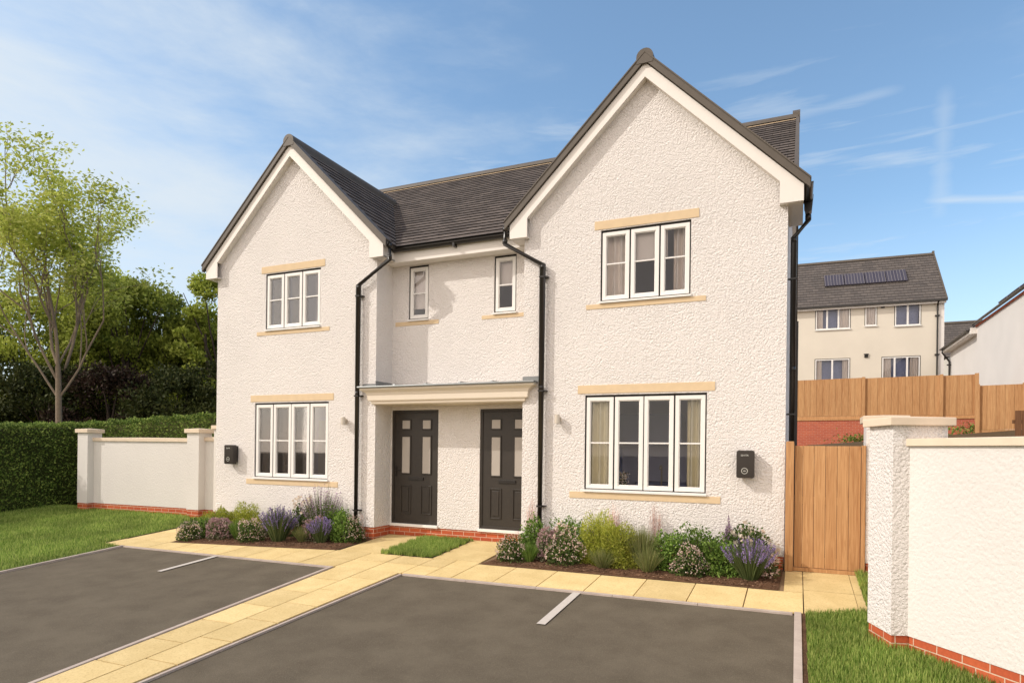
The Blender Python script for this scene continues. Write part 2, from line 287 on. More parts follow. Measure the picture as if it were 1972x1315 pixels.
class MB:
    def __init__(s): s.v = []; s.f = []; s.uv = None
    def add(s, vs, fs):
        o = len(s.v); s.v += [tuple(x) for x in vs]; s.f += [tuple(i + o for i in f) for f in fs]; return s
    def box(s, a, b):
        (x0, y0, z0), (x1, y1, z1) = a, b
        x0, x1 = min(x0, x1), max(x0, x1); y0, y1 = min(y0, y1), max(y0, y1); z0, z1 = min(z0, z1), max(z0, z1)
        return s.add([(x0, y0, z0), (x1, y0, z0), (x1, y1, z0), (x0, y1, z0), (x0, y0, z1), (x1, y0, z1), (x1, y1, z1), (x0, y1, z1)],
                     [(0, 3, 2, 1), (4, 5, 6, 7), (0, 1, 5, 4), (1, 2, 6, 5), (2, 3, 7, 6), (3, 0, 4, 7)])
    def prism(s, poly, a, b, axis='y'):  # polygon (p,q) extruded along axis from a to b
        n = len(poly)
        f = {'y': lambda p, t: (p[0], t, p[1]), 'x': lambda p, t: (t, p[0], p[1]), 'z': lambda p, t: (p[0], p[1], t)}[axis]
        area = sum(poly[i][0] * poly[(i + 1) % n][1] - poly[(i + 1) % n][0] * poly[i][1] for i in range(n))
        if axis == 'y': area = -area
        if area < 0: poly = poly[::-1]
        if a > b: a, b = b, a
        vs = [f(p, a) for p in poly] + [f(p, b) for p in poly]
        fs = [tuple(range(n))[::-1], tuple(range(n, 2 * n))] + [(i, (i + 1) % n, (i + 1) % n + n, i + n) for i in range(n)]
        return s.add(vs, fs)
    def tube(s, pts, r, seg=10, cap=True, r1=None):
        pts = [Vector(p) for p in pts]; o = len(s.v); n = len(pts)
        for i, p in enumerate(pts):
            d = (pts[min(i + 1, n - 1)] - pts[max(i - 1, 0)]).normalized()
            up = Vector((0, 0, 1)) if abs(d.z) < .95 else Vector((0, 1, 0))
            a = d.cross(up).normalized(); b = d.cross(a)
            rr = r if r1 is None else r + (r1 - r) * i / (n - 1)
            if isinstance(r, (list, tuple)): rr = r[i]
            if 0 < i < n - 1:
                e = (pts[i] - pts[i - 1]).normalized(); k = 1 / max(.5, d.dot(e))
            else: k = 1
            for j in range(seg):
                t = 2 * math.pi * j / seg; s.v.append(tuple(p + a * (math.cos(t) * rr * k) + b * (math.sin(t) * rr)))
        for i in range(n - 1):
            for j in range(seg):
                k = (j + 1) % seg; s.f.append((o + i * seg + j, o + i * seg + k, o + (i + 1) * seg + k, o + (i + 1) * seg + j))
        if cap: s.f.append(tuple(o + j for j in range(seg))[::-1]); s.f.append(tuple(o + (n - 1) * seg + j for j in range(seg)))
        return s
    def build(s, name, m, parent=None, smooth=False, bevel=0):
        me = bpy.data.meshes.new(name); me.from_pydata(s.v, [], s.f)
        bm = bmesh.new(); bm.from_mesh(me); bmesh.ops.recalc_face_normals(bm, faces=bm.faces) if s.uv is None and not getattr(s, 'keep', False) else None; bm.to_mesh(me); bm.free()
        me.update()
        if s.uv is not None:
            l = me.uv_layers.new(name='UVMap'); l.data.foreach_set('uv', np.array(s.uv).ravel())
        else: boxuv(me)
        me.materials.append(m)
        if smooth: me.polygons.foreach_set('use_smooth', [True] * len(me.polygons))
        o = bpy.data.objects.new(name, me); sc.collection.objects.link(o)
        if bevel:
            b = o.modifiers.new('bevel', 'BEVEL'); b.width = bevel; b.segments = 2; b.limit_method = 'ANGLE'
        if parent is not None: o.parent = parent; o.matrix_parent_inverse = Matrix.Translation(-parent.location) if parent.location.length > 0 else Matrix()
        return o
def tag(o, label=None, cat=None, group=None, kind=None):
    if label: o['label'] = label
    if cat: o['category'] = cat
    if group: o['group'] = group
    if kind: o['kind'] = kind
    return o
def empty(name, loc=(0, 0, 0)):
    o = bpy.data.objects.new(name, None); o.location = loc; o.empty_display_size = .2; sc.collection.objects.link(o); return o
def rawmesh(name, V, Fq, m, parent=None, k=4, smooth=False):
    me = bpy.data.meshes.new(name); V = np.asarray(V, np.float32); nF = len(V) // k if Fq is None else len(Fq)
    idx = np.arange(len(V), dtype=np.int32) if Fq is None else np.asarray(Fq, np.int32).ravel()
    me.vertices.add(len(V)); me.vertices.foreach_set('co', V.ravel())
    me.loops.add(len(idx)); me.loops.foreach_set('vertex_index', idx)
    me.polygons.add(nF); me.polygons.foreach_set('loop_start', np.arange(nF, dtype=np.int32) * k)
    try: me.polygons.foreach_set('loop_total', np.full(nF, k, dtype=np.int32))
    except Exception: pass
    if smooth: me.polygons.foreach_set('use_smooth', np.ones(nF, bool))
    me.update(calc_edges=True); me.materials.append(m)
    o = bpy.data.objects.new(name, me); sc.collection.objects.link(o)
    if parent is not None: o.parent = parent; o.matrix_parent_inverse = Matrix.Translation(-parent.location)
    return o
def gp(x, y): return -.245 + .075 * np.minimum(y, .6) + .004 * x
def sm(a, b, x): t = np.clip((x - a) / (b - a), 0, 1); return t * t * (3 - 2 * t)
def slab_sheet(name, poly, dz, m, parent=None, th=.0, kind='structure'):
    b = MB(); n = len(poly)
    b.add([(x, y, gp(x, y) + dz) for x, y in poly], [tuple(range(n))]); b.keep = True
    o = b.build(name, m, parent)
    if parent is None: tag(o, kind=kind)
    return o

# ------------------------------------------------------------------ terrain
def terrain(x, y):
    z = gp(x, y) - .05
    z = np.where(y < -14, gp(x, np.full_like(y, -14.)) - .05, z)
    hill = sm(2, 6, x) * (sm(5, 17.5, y) * (2.02 + .085 * np.clip(x - 7, -3, 8)) + sm(21.9, 22.3, y) * (.85 - .05 * np.clip(x - 7, -3, 8)) + sm(23, 31, y) * 1.6)
    return z + hill
xs = np.unique(np.concatenate([np.linspace(-400, -30, 20), np.linspace(-30, 30, 121), np.linspace(30, 400, 20)]))
ys = np.unique(np.concatenate([np.linspace(-400, -16, 16), np.linspace(-16, 45, 123), np.linspace(45, 900, 20)]))
X, Y = np.meshgrid(xs, ys); Z = terrain(X, Y)
nx, ny = len(xs), len(ys)
ii = (np.arange(ny - 1)[:, None] * nx + np.arange(nx - 1)[None]).ravel()
gr = rawmesh('ground', np.stack([X.ravel(), Y.ravel(), Z.ravel()], 1), np.stack([ii, ii + 1, ii + 1 + nx, ii + nx], 1), M['earth'], smooth=True)
tag(gr, kind='structure')

# parking bays, path, paving
YF = -1.88; YB = -13.0
slab_sheet('parking_area', [(-5.45, YB), (-.47 + .27, YB), (-.79, YF), (-5.45, YF)], -.018, M['asphalt'])
slab_sheet('parking_area', [(.10, YB), (5.52, YB), (5.52, YF), (.39, YF)], -.018, M['asphalt'])
# base under slabs
jo = mat('joint_sand', (.20, .13, .07), .95, var=.2)
slab_sheet('path_base', [(-.79, YF), (-.2, YB), (.10, YB), (.39, YF)], -.012, jo)
slab_sheet('paving_base', [(-6.05, YF), (6.28, YF), (6.28, .02), (5.38, .02), (5.38, .0), (1.44, .0), (1.44, .5), (-1.44, .5), (-1.44, 0), (-5.38, 0), (-5.6, .5), (-6.2, .5)], -.012, jo)
pav = MB()
def slab(b, q, gap=.008):
    c = np.mean(q, 0); q = [np.array(p) + (c - p) / max(np.linalg.norm(c - p), 1e-6) * gap * 1.4 for p in np.array(q, float)]
    j = rng.uniform(-.0015, .0015)
    top = [(p[0], p[1], float(gp(p[0], p[1])) + .004 + j) for p in q]; bot = [(x, y, z - .02) for x, y, z in top]
    b.add(top + bot, [(0, 1, 2, 3), (0, 4, 5, 1), (1, 5, 6, 2), (2, 6, 7, 3), (3, 7, 4, 0)])
def rect_slabs(b, x0, x1, y0, y1, w, d, xoff=0):
    nxx = max(1, round((x1 - x0) / w)); nyy = max(1, round((y1 - y0) / d))
    for i in range(nxx):
        for j in range(nyy):
            a, c = x0 + (x1 - x0) * i / nxx, x0 + (x1 - x0) * (i + 1) / nxx; e, g = y0 + (y1 - y0) * j / nyy, y0 + (y1 - y0) * (j + 1) / nyy
            slab(b, [(a, e), (c, e), (c, g), (a, g)])
# front strip in front of right bed
XE = 1.2
while XE < 5.6 - .3:
    slab(pav, [(XE, YF), (XE + .63, YF), (XE + .63, -1.06), (XE, -1.06)]); XE += .63
rect_slabs(pav, 5.61, 6.17, YF, .0, .6, .95); rect_slabs(pav, 6.17, 6.26, YF, .0, .2, .95)
rect_slabs(pav, 5.39, 5.61, -1.06, .0, .3, .6)
slab(pav, [(5.61 - .0, YF), (5.61, -1.06), (XE, -1.06), (XE, YF)][::-1])
# area between beds (around turf patch)
rect_slabs(pav, -1.44, -.62, -.95, .46, .82, .47); rect_slabs(pav, .35, 1.2, -.95, .46, .6, .6)
rect_slabs(pav, -.62, .35, .38, .49, .5, .2)
rect_slabs(pav, -.79, .39, YF, -.95, .59, .5); rect_slabs(pav, .39, 1.2, YF, -.95, .42, .5)
for i_ in range(6):
    xa_, xb_ = -4.9 + i_ * .568, -4.9 + (i_ + 1) * .568; ft = lambda x: -1.41 + (x + 4.88) * .128
    slab(pav, [(xa_, YF), (xb_, YF), (xb_, ft(xb_)), (xa_, ft(xa_))])
slab(pav, [(-1.492, YF), (-.79, YF), (-.79, -1.42), (-1.492, -1.42)]); slab(pav, [(-1.492, -1.42), (-.79, -1.42), (-.79, -.95), (-1.492, -.95)])
rect_slabs(pav, -6.05, -4.9, YF, -1.42, .6, .5); rect_slabs(pav, -6.02, -5.45, -1.42, .5, .55, .6); rect_slabs(pav, -5.45, -4.9, -1.42, -.2, .55, .6)
pav.build('paving', M['slab']); tag(bpy.data.objects['paving'], kind='structure')
pth = MB(); y = YF
def pl(y): t = (y - YF) / (YB - YF); return -.75 + .50 * t, .36 - .27 * t
while y > YB:
    y2 = y - .62; a0, b0 = pl(y); a1, b1 = pl(y2); m0, m1 = (a0 + b0) / 2 + .0, (a1 + b1) / 2
    slab(pth, [(a1, y2), (m1, y2), (m0, y), (a0, y)]); slab(pth, [(m1, y2 + .2), (b1, y2 + .2), (b0, y + .2 if y < YF else y), (m0, y + .2 if y < YF else y)])
    y = y2
pth.build('path', M['slab']); tag(bpy.data.objects['path'], kind='structure')
# kerb edgings
def edging(name, pts, w=.05, top=.012):
    b = MB()
    for (x0, y0), (x1, y1) in zip(pts[:-1], pts[1:]):
        d = Vector((x1 - x0, y1 - y0, 0)); L = d.length; d.normalize(); n = Vector((-d.y, d.x, 0)) * w / 2; k = max(1, int(L / .9))
        for i in range(k):
            p0 = Vector((x0, y0, 0)) + d * (L * i / k + .003); p1 = Vector((x0, y0, 0)) + d * (L * (i + 1) / k - .003)
            q = [p0 - n, p1 - n, p1 + n, p0 + n]; t = [(p.x, p.y, float(gp(p.x, p.y)) + top) for p in q]
            b.add(t + [(x, y, z - .06) for x, y, z in t], [(0, 1, 2, 3), (0, 4, 5, 1), (1, 5, 6, 2), (2, 6, 7, 3), (3, 7, 4, 0)])
    o = b.build(name, M['kerb']); tag(o, kind='structure'); return o
edging('kerb', [(-5.48, YB), (-5.48, YF - .02)]); edging('kerb', [(-5.45, YF - .025), (-.83, YF - .025)], .04, .003)
edging('kerb', [(-.815, YF - .02), (-.22, YB)], .05); edging('kerb', [(.415, YF - .04), (.115, YB)], .035, .004)
edging('kerb', [(.44, YF - .025), (5.50, YF - .025)], .05, .003); edging('kerb', [(5.55, YF), (5.55, YB)], .07)
slab_sheet('gravel_strip', [(5.585, YB), (5.64, YB), (5.64, YF), (5.585, YF)], .0, M['soil'])
for pts in ([(2.975, -3.17), (3.075, -3.17), (3.075, YF - .05), (2.975, YF - .05)], [(-3.21, -2.96), (-3.12, -2.96), (-3.12, YF - .05), (-3.21, YF - .05)]):
    slab_sheet('parking_line', pts, -.006, M['road_mark'])
# planting beds
def bed(poly):
    b = MB(); cx = np.mean([p[0] for p in poly]); x0, x1 = min(p[0] for p in poly), max(p[0] for p in poly); nxx = int((x1 - x0) / .05)
    V = []; Fc = []; nyy = 24
    (xa, ya), (xb, yb), (xc, yc), (xd, yd) = poly
    for j in range(nyy + 1):
        for i in range(nxx + 1):
            s, t = i / nxx, j / nyy
            x = (xa * (1 - s) + xb * s) * (1 - t) + (xd * (1 - s) + xc * s) * t; y = (ya * (1 - s) + yb * s) * (1 - t) + (yd * (1 - s) + yc * s) * t
            e = min(s * nxx / 2, (1 - s) * nxx / 2, t * nyy / 2, 1)
            V.append((x, y, float(gp(x, y)) + .002 + e * (.02 + rng.uniform(-.012, .016))))
    for j in range(nyy):
        for i in range(nxx):
            a = j * (nxx + 1) + i; Fc.append((a, a + 1, a + nxx + 2, a + nxx + 1))
    b.add(V, Fc); b.keep = True; o = b.build('planting_bed', M['soil']); tag(o, kind='structure')
bed([(1.22, -1.04), (5.33, -1.04), (5.37, -.01), (1.46, -.01)])
bed([(-4.88, -1.40), (-1.52, -.97), (-1.46, -.01), (-5.36, -.01)])
# bark chips scattered on the mulch
def chips(x0, x1, y0, y1, n):
    P = np.stack([rng.uniform(x0, x1, n), rng.uniform(y0, y1, n), np.zeros(n)], 1); P[:, 2] = gp(P[:, 0], P[:, 1]) + .03
    return P

# ------------------------------------------------------------------ foliage helpers
def leaf_quads(P, size, asp=.45, up=None, jit=1.0, sizevar=.35):
    n = len(P)
    d = rng.normal(size=(n, 3))
    if up is not None: d = d * jit + up
    d /= np.linalg.norm(d, axis=1)[:, None]
    e = rng.normal(size=(n, 3)); s = np.cross(d, e); s /= np.linalg.norm(s, axis=1)[:, None] + 1e-9
    L = size * (1 + sizevar * rng.uniform(-1, 1, n))[:, None]
    nn = np.cross(d, s) * L * .12
    a = P - d * L * .5; b = P + s * L * asp * .5 + nn; c = P + d * L * .5; e = P - s * L * asp * .5 + nn
    return np.stack([a, b, c, e], 1).reshape(-1, 3)
def blades(P, h, w, lean=.35, hv=.4, seg=1, droop=0):
    n = len(P); H = h * (1 + hv * rng.uniform(-1, 1, n)); th = rng.uniform(0, 2 * np.pi, n)
    dx = np.stack([np.cos(th), np.sin(th), np.zeros(n)], 1); ph = rng.uniform(0, 2 * np.pi, n)
    ld = np.stack([np.cos(ph), np.sin(ph), np.zeros(n)], 1) * (rng.uniform(0, lean, n) * H)[:, None]
    a = P - dx * w / 2; b = P + dx * w / 2
    m = P + ld * .35; m[:, 2] += H * .6; t = P + ld; t[:, 2] += H
    # two quads folded: lower quad + tip (as quad degenerate)
    m1 = m + dx * w * .35; m2 = m - dx * w * .35
    t1 = t + dx * w * .05; t2 = t - dx * w * .05
    q1 = np.stack([a, b, m1, m2], 1); q2 = np.stack([m2, m1, t1, t2], 1)
    V = np.stack([a, b, m1, m2, t1, t2], 1).reshape(-1, 3)
    i = np.arange(n)[:, None] * 6
    Fq = np.concatenate([i + np.array([[0, 1, 2, 3]]), i + np.array([[3, 2, 4, 5]])], 0)
    return V, Fq
def grass(name, sampler, n, h, w):
    P = sampler(n); V, Fq = blades(P, h, w); o = rawmesh(name, V, Fq, M['grass']); return tag(o, cat='grass', kind='stuff')

# lawns
def lawn_sheet(poly_x, poly_y, zf, name='lawn'):
    X, Y = np.meshgrid(poly_x, poly_y); Z = zf(X, Y); a, b = len(poly_x), len(poly_y)
    ii = (np.arange(b - 1)[:, None] * a + np.arange(a - 1)[None]).ravel()
    o = rawmesh(name, np.stack([X.ravel(), Y.ravel(), Z.ravel()], 1), np.stack([ii, ii + 1, ii + 1 + a, ii + a], 1), M['lawn'], smooth=True); tag(o, kind='structure')
def zl(x, y): return gp(x, y) + .0 + .05 * sm(-7, -10, x)
def left_ok(x, y): return np.where(y < YF - .05, x < -5.52, x < -6.08)
def zleft(x, y): return gp(x, y) + .004 + .03 * sm(-6.3, -9, x)
lawn_sheet(np.linspace(-13, -6.08, 40), np.linspace(-13, 4.5, 60), zleft)
lawn_sheet(np.linspace(-6.08, -5.51, 8), np.linspace(-13, YF - .03, 60), zleft)
def zright(x, y):
    return gp(x, y) + .006 + sm(5.62, 6.3, x) * .14 * sm(-1.2, -3.0, y) + sm(5.62, 6.6, x) * .04
lawn_sheet(np.linspace(5.64, 9, 30), np.linspace(-13, YF + .02, 50), zright)
lawn_sheet(np.linspace(6.27, 6.9, 8), np.linspace(YF + .02, .05, 14), zright)
def tsheet(x, y): return gp(x, y) + .010
lawn_sheet(np.linspace(-.6, .33, 6), np.linspace(-.93, .36, 8), tsheet)
def samp_left(n):
    x = -5.55 - rng.power(1.0, n * 3) * 7.0; y = rng.uniform(-6.0, 1.0, n * 3)
    k = left_ok(x, y); x, y = x[k][:n], y[k][:n]
    return np.stack([x, y, zleft(x, y)], 1)
def samp_box(x0, x1, y0, y1, zf):
    def f(n):
        x = rng.uniform(x0, x1, n); y = rng.uniform(y0, y1, n); return np.stack([x, y, zf(x, y)], 1)
    return f
tag(grass('grass', samp_left, 90000, .05, .010), 'wide sunlit lawn of short grass beside the left parking area')
def samp_right(n):
    y = -1.9 - 3.4 * rng.uniform(0, 1, n * 2); x = rng.uniform(5.63, 7.6, n * 2)
    k = (x < np.where(y > -2.97, 6.35, 6.3 + (-y - 3.1) * .9)); x, y = x[k][:n], y[k][:n]; return np.stack([x, y, zright(x, y)], 1)
tag(grass('grass', samp_right, 34000, .058, .0075), 'strip of mown grass below the white wall, right foreground')
tag(grass('grass', samp_box(6.24, 6.42, -2.2, -.02, zright), 1800, .06, .006), 'thin grass verge between gate path and boundary wall')
def samp_turf(n):
    x = rng.uniform(-.68, .41, n); y = rng.uniform(-1.02, .41, n); jx = .035 * np.sin(y * 23) + .02 * np.sin(y * 61); jy = .03 * np.sin(x * 27) + .02 * np.sin(x * 55)
    k = (x > -.62 + jx) & (x < .35 + jx) & (y > -.96 + jy) & (y < .38 + jy); x, y = x[k], y[k]; return np.stack([x, y, tsheet(x, y)], 1)
tag(grass('grass', samp_turf, 19000, .055, .005), 'small rectangular turf patch in front of the two doors')

# ------------------------------------------------------------------ HOUSE
AX, BX, MX = 5.3745, 1.4415, 3.40
SLG = .987
house = empty('semi_detached_house', (0, 0, -.04))
tag(house, 'pair of white roughcast semi-detached houses with two gables and slate roofs', 'house')
def wall_holes(b, x0, x1, z0, z1, y, holes, depth=.09):
    xs_ = sorted({x0, x1, *[h[0] for h in holes], *[h[1] for h in holes]}); zs_ = sorted({z0, z1, *[h[2] for h in holes], *[h[3] for h in holes]})
    for i in range(len(xs_) - 1):
        for j in range(len(zs_) - 1):
            cx, cz = (xs_[i] + xs_[i + 1]) / 2, (zs_[j] + zs_[j + 1]) / 2
            if any(h[0] < cx < h[1] and h[2] < cz < h[3] for h in holes): continue
            b.add([(xs_[i], y, zs_[j]), (xs_[i + 1], y, zs_[j]), (xs_[i + 1], y, zs_[j + 1]), (xs_[i], y, zs_[j + 1])], [(0, 1, 2, 3)])
    for a, c, e, g in holes:
        b.add([(a, y, e), (c, y, e), (c, y, g), (a, y, g), (a, y + depth, e), (c, y + depth, e), (c, y + depth, g), (a, y + depth, g)],
              [(0, 4, 5, 1), (1, 5, 6, 2), (2, 6, 7, 3), (3, 7, 4, 0)])
LW = (2.4973, 4.3273, .7675, 2.2504); UW = (2.7203, 4.0773, 3.6695, 4.7824)
SW = (.663, 1.085, 3.748, 4.757); DR = (.4219, 1.4336 - .01, -.045, 2.1)
w = MB(); w.keep = True
for s in (-1, 1):
    hs = [tuple(sorted((s * h[0], s * h[1]))) + h[2:] for h in (LW, UW)]
    x0, x1 = sorted((s * BX, s * AX))
    wall_holes(w, x0, x1, -.04, 5.0, 0, hs)
    w.add([(x0, 0, 5.0), (x1, 0, 5.0), (x1, 0, 5.12), (s * MX, 0, 7.10), (x0, 0, 5.12)], [(0, 1, 2, 3, 4)])
hs = [(-SW[1], -SW[0], SW[2], SW[3]), (SW[0], SW[1], SW[2], SW[3]), (-DR[1], -DR[0], DR[2], DR[3]), (DR[0], DR[1], DR[2], DR[3])]
wall_holes(w, -BX, BX, -.04, 5.1, .5, hs, .07)
w.add([(-BX, 0, -.04), (-BX, .5, -.04), (-BX, .5, 5.1), (-BX, 0, 5.1)], [(0, 1, 2, 3)])
w.add([(BX, .5, -.04), (BX, 0, -.04), (BX, 0, 5.1), (BX, .5, 5.1)], [(0, 1, 2, 3)])
EY, EZ, MS, RY = .15, 5.02, .70, 4.80  # main roof eave, slope, ridge
RZ = EZ + MS * (RY - EY); BY = 2 * RY - .35
for s in (-1, 1):
    q = [(s * AX, 0, -.04), (s * AX, BY, -.04), (s * AX, BY, 5.0), (s * AX, RY, RZ - .12), (s * AX, .35, 5.05), (s * AX, 0, 5.05)]
    w.add(q, [(0, 1, 2, 3, 4, 5) if s > 0 else (5, 4, 3, 2, 1, 0)])
w.add([(AX, BY, -.04), (-AX, BY, -.04), (-AX, BY, 5), (AX, BY, 5)], [(0, 1, 2, 3)])
w.build('wall', M['render'], house)
# brick plinth
p = MB()
prof = [(-AX + .012, .012), (-BX - .012, .012), (-BX - .012, .512), (BX + .012, .512), (BX + .012, .012), (AX - .012, .012), (AX - .012, BY - .012), (-AX + .012, BY - .012)]
n = len(prof)
p.add([(x, y, -.7) for x, y in prof] + [(x, y, -.036) for x, y in prof], [(i, (i + 1) % n, (i + 1) % n + n, i + n) for i in range(n)])
p.keep = True; p.build('brick_plinth', M['brick'], house)

def slope_courses(b, O, A, U, poly, gauge=.2, lift=.016, phase=0):
    """poly in (s,t) slope coordinates, convex; courses with a real step at each lower edge"""
    O, A, U = Vector(O), Vector(A).normalized(), Vector(U).normalized(); Nn = A.cross(U).normalized()
    if Nn.z < 0: Nn = -Nn
    flip = A.cross(U).z < 0
    if b.uv is None: b.uv = []
    def clip(P, t0, keep_above):
        out = []
        for i in range(len(P)):
            a, c = P[i], P[(i + 1) % len(P)]
            ia = (a[1] >= t0) if keep_above else (a[1] <= t0); ic = (c[1] >= t0) if keep_above else (c[1] <= t0)
            if ia: out.append(a)
            if ia != ic: k = (t0 - a[1]) / (c[1] - a[1]); out.append((a[0] + k * (c[0] - a[0]), t0))
        return out
    tmin, tmax = min(q[1] for q in poly), max(q[1] for q in poly); k = math.floor(tmin / gauge)
    while k * gauge < tmax - 1e-4:
        a, c = k * gauge, (k + 1) * gauge
        P = clip(clip(list(poly), a, True), c, False) if tmin < a or True else poly
        if len(P) >= 3:
            vs = [O + A * s + U * t + Nn * (lift * (1 - (t - a) / gauge)) for s, t in P]
            o = len(b.v); b.v += [tuple(v) for v in vs]; f = tuple(range(o, o + len(P))); 
            uvs = [(s + phase, t + 1e-3) for s, t in P]
            if flip: f = f[::-1]; uvs = uvs[::-1]
            b.f.append(f); b.uv += uvs
            low = sorted([q for q in P if abs(q[1] - min(p_[1] for p_ in P)) < 1e-5])
            if len(low) >= 2:
                s0, s1, t = low[0][0], low[-1][0], low[0][1]
                v0, v1 = O + A * s0 + U * t, O + A * s1 + U * t; lf = Nn * (lift * (1 - (t - a) / gauge))
                o = len(b.v); b.v += [tuple(v0 - Nn * .004), tuple(v1 - Nn * .004), tuple(v1 + lf), tuple(v0 + lf)]
                b.f.append((o, o + 1, o + 2, o + 3)); b.uv += [(s0, t - .002), (s1, t - .002), (s1, t), (s0, t)]
        k += 1
# main roof
ca = 1 / math.sqrt(1 + MS * MS); L = (RY - EY) / ca; XV = 5.47
r = MB(); slope_courses(r, (-XV, EY, EZ), (1, 0, 0), (0, 1, MS), [(0, 0), (2 * XV, 0), (2 * XV, L), (0, L)])
slope_courses(r, (-XV, 2 * RY - EY, EZ), (1, 0, 0), (0, -1, MS), [(0, 0), (2 * XV, 0), (2 * XV, L), (0, L)])
roof = r.build('roof', M['slate'], house)
rt = MB()
rt.prism([(RY - .13, RZ - .05), (RY - .12, RZ + .0), (RY - .05, RZ + .07), (RY + .05, RZ + .07), (RY + .12, RZ + .0), (RY + .13, RZ - .05)], -XV, XV, 'x')
rt.build('ridge_tiles', M['verge'], roof)
mb_ = MB(); mb_.box((-XV, RY - .142, RZ - .092), (XV, RY - .128, RZ - .080)); mb_.build('ridge_bedding', M['stone'], roof)
for s in (-1, 1):
    vg = MB()
    for d in (-1, 1):
        y0 = EY if d > 0 else 2 * RY - EY
        P = [(y0, EZ - .06), (RY, RZ - .06), (RY, RZ + .045), (y0, EZ + .045)]
        vg.prism(P, s * (XV - .035), s * (XV + .03), 'x')
    vg.prism([(RY - .11, RZ - .06), (RY - .10, RZ + .07), (RY, RZ + .16), (RY + .1, RZ + .07), (RY + .11, RZ - .06)], s * (XV - .1), s * (XV + .04), 'x')
    vg.build('verge', M['verge'], house)
for s in (-1, 1):
    wb = MB()
    for d in (-1, 1):
        y0 = EY + .1 if d > 0 else 2 * RY - EY - .1
        wb.prism([(y0, EZ - .14), (RY, RZ - .21), (RY, RZ - .062), (y0, EZ + .008)], s * (AX + .005), s * (XV - .02), 'x')
    wb.build('side_bargeboard', M['smooth'], house)
# gable roofs, barge boards, ridge, verge
ZT = 7.153
for s in (-1, 1):
    g = MB(); cg = 1 / math.sqrt(1 + SLG ** 2)
    zt = ZT + .10
    for d in (-1, 1):      # d = direction from ridge
        outer = (d == s); xe = 2.24
        Lg = xe / cg; yf = -.15
        ybk = 3.5
        if outer: poly = [(0, 0), (1.08, 0), (1.08, .12 / cg), (ybk - yf - .15, Lg), (0, Lg)]
        else: poly = [(0, 0), (.30, 0), (ybk - yf - .1, Lg), (0, Lg)]
        if d > 0: slope_courses(g, (s * MX + xe, yf, zt - SLG * xe), (0, 1, 0), (-1, 0, SLG), poly, phase=.1)
        else: slope_courses(g, (s * MX - xe, yf, zt - SLG * xe), (0, 1, 0), (1, 0, SLG), poly, phase=.1)
    gr_ = g.build('gable_roof', M['slate'], house)
    rd = MB(); arc = [(s * MX + .125 * math.cos(t), zt - .035 + .125 * math.sin(t)) for t in np.linspace(0, math.pi, 10)]
    arc = [(s * MX + .12, zt - .13)] + arc + [(s * MX - .12, zt - .13)]
    rd.prism(arc, -.17, 3.3, 'y'); rd.build('ridge_tiles', M['verge'], gr_)
    v = MB()
    for d in (-1, 1):
        xe = 2.25
        P = [(s * MX, zt + .035), (s * MX + d * xe, zt + .035 - SLG * xe), (s * MX + d * xe, zt - .085 - SLG * (xe - .0)), (s * MX, zt - .085)]
        v.prism(P, -.165, -.09, 'y')
        P = [(s * MX, zt + .055), (s * MX + d * (xe + .01), zt + .055 - SLG * xe), (s * MX + d * (xe + .01), zt + .03 - SLG * xe), (s * MX, zt + .03)]
        v.prism(P, -.175, .02, 'y')
    v.build('gable_verge', M['verge'], house)
    bb = MB(); bi, bo = 1.869, 2.17; zb = 4.795
    zin = ZT - .21
    for d in (-1, 1):
        P = [(s * MX, ZT), (s * MX + d * bo, ZT - SLG * bo), (s * MX + d * bo, zb), (s * MX + d * bi, zb), (s * MX + d * bi, zin - SLG * bi), (s * MX, zin)]
        # split so each piece is convex
        bb.prism([P[0], (s * MX + d * bi, ZT - SLG * bi), P[4], P[5]], -.125, -.10, 'y')
        bb.prism([(s * MX + d * bi, ZT - SLG * bi), P[1], P[2], P[3]], -.125, -.10, 'y')
        # soffit under the verge and the eaves box behind
        bb.prism([(s * MX, zin + .03), (s * MX + d * bi, zin + .03 - SLG * bi), (s * MX + d * bi, zin + .005 - SLG * bi), (s * MX, zin + .005)], -.10, .0, 'y')
        outer = d == s
        yb2 = .93 if outer else .26
        xw = AX if outer else BX
        x_in, x_out = sorted((s * MX + d * (bi + .0), s * MX + d * (bo - .004)))
        bb.box((x_in, -.10, zb + .004), (x_out, -.002, zb + .02))
        a_, b_ = sorted((s * xw, s * MX + d * (bo - .004)))
        bb.box((a_, -.002, zb + .004), (b_, yb2, zb + .02))
        xo = s * MX + d * bo
        bb.box((xo - d * .004, -.10, zb), (xo - d * .022, yb2, zb + .28))
        if outer: bb.box((s * AX, yb2, zb + .003), (xo - d * .005, yb2 - .02, zb + .26))
    bb.build('bargeboard', M['smooth'], house)
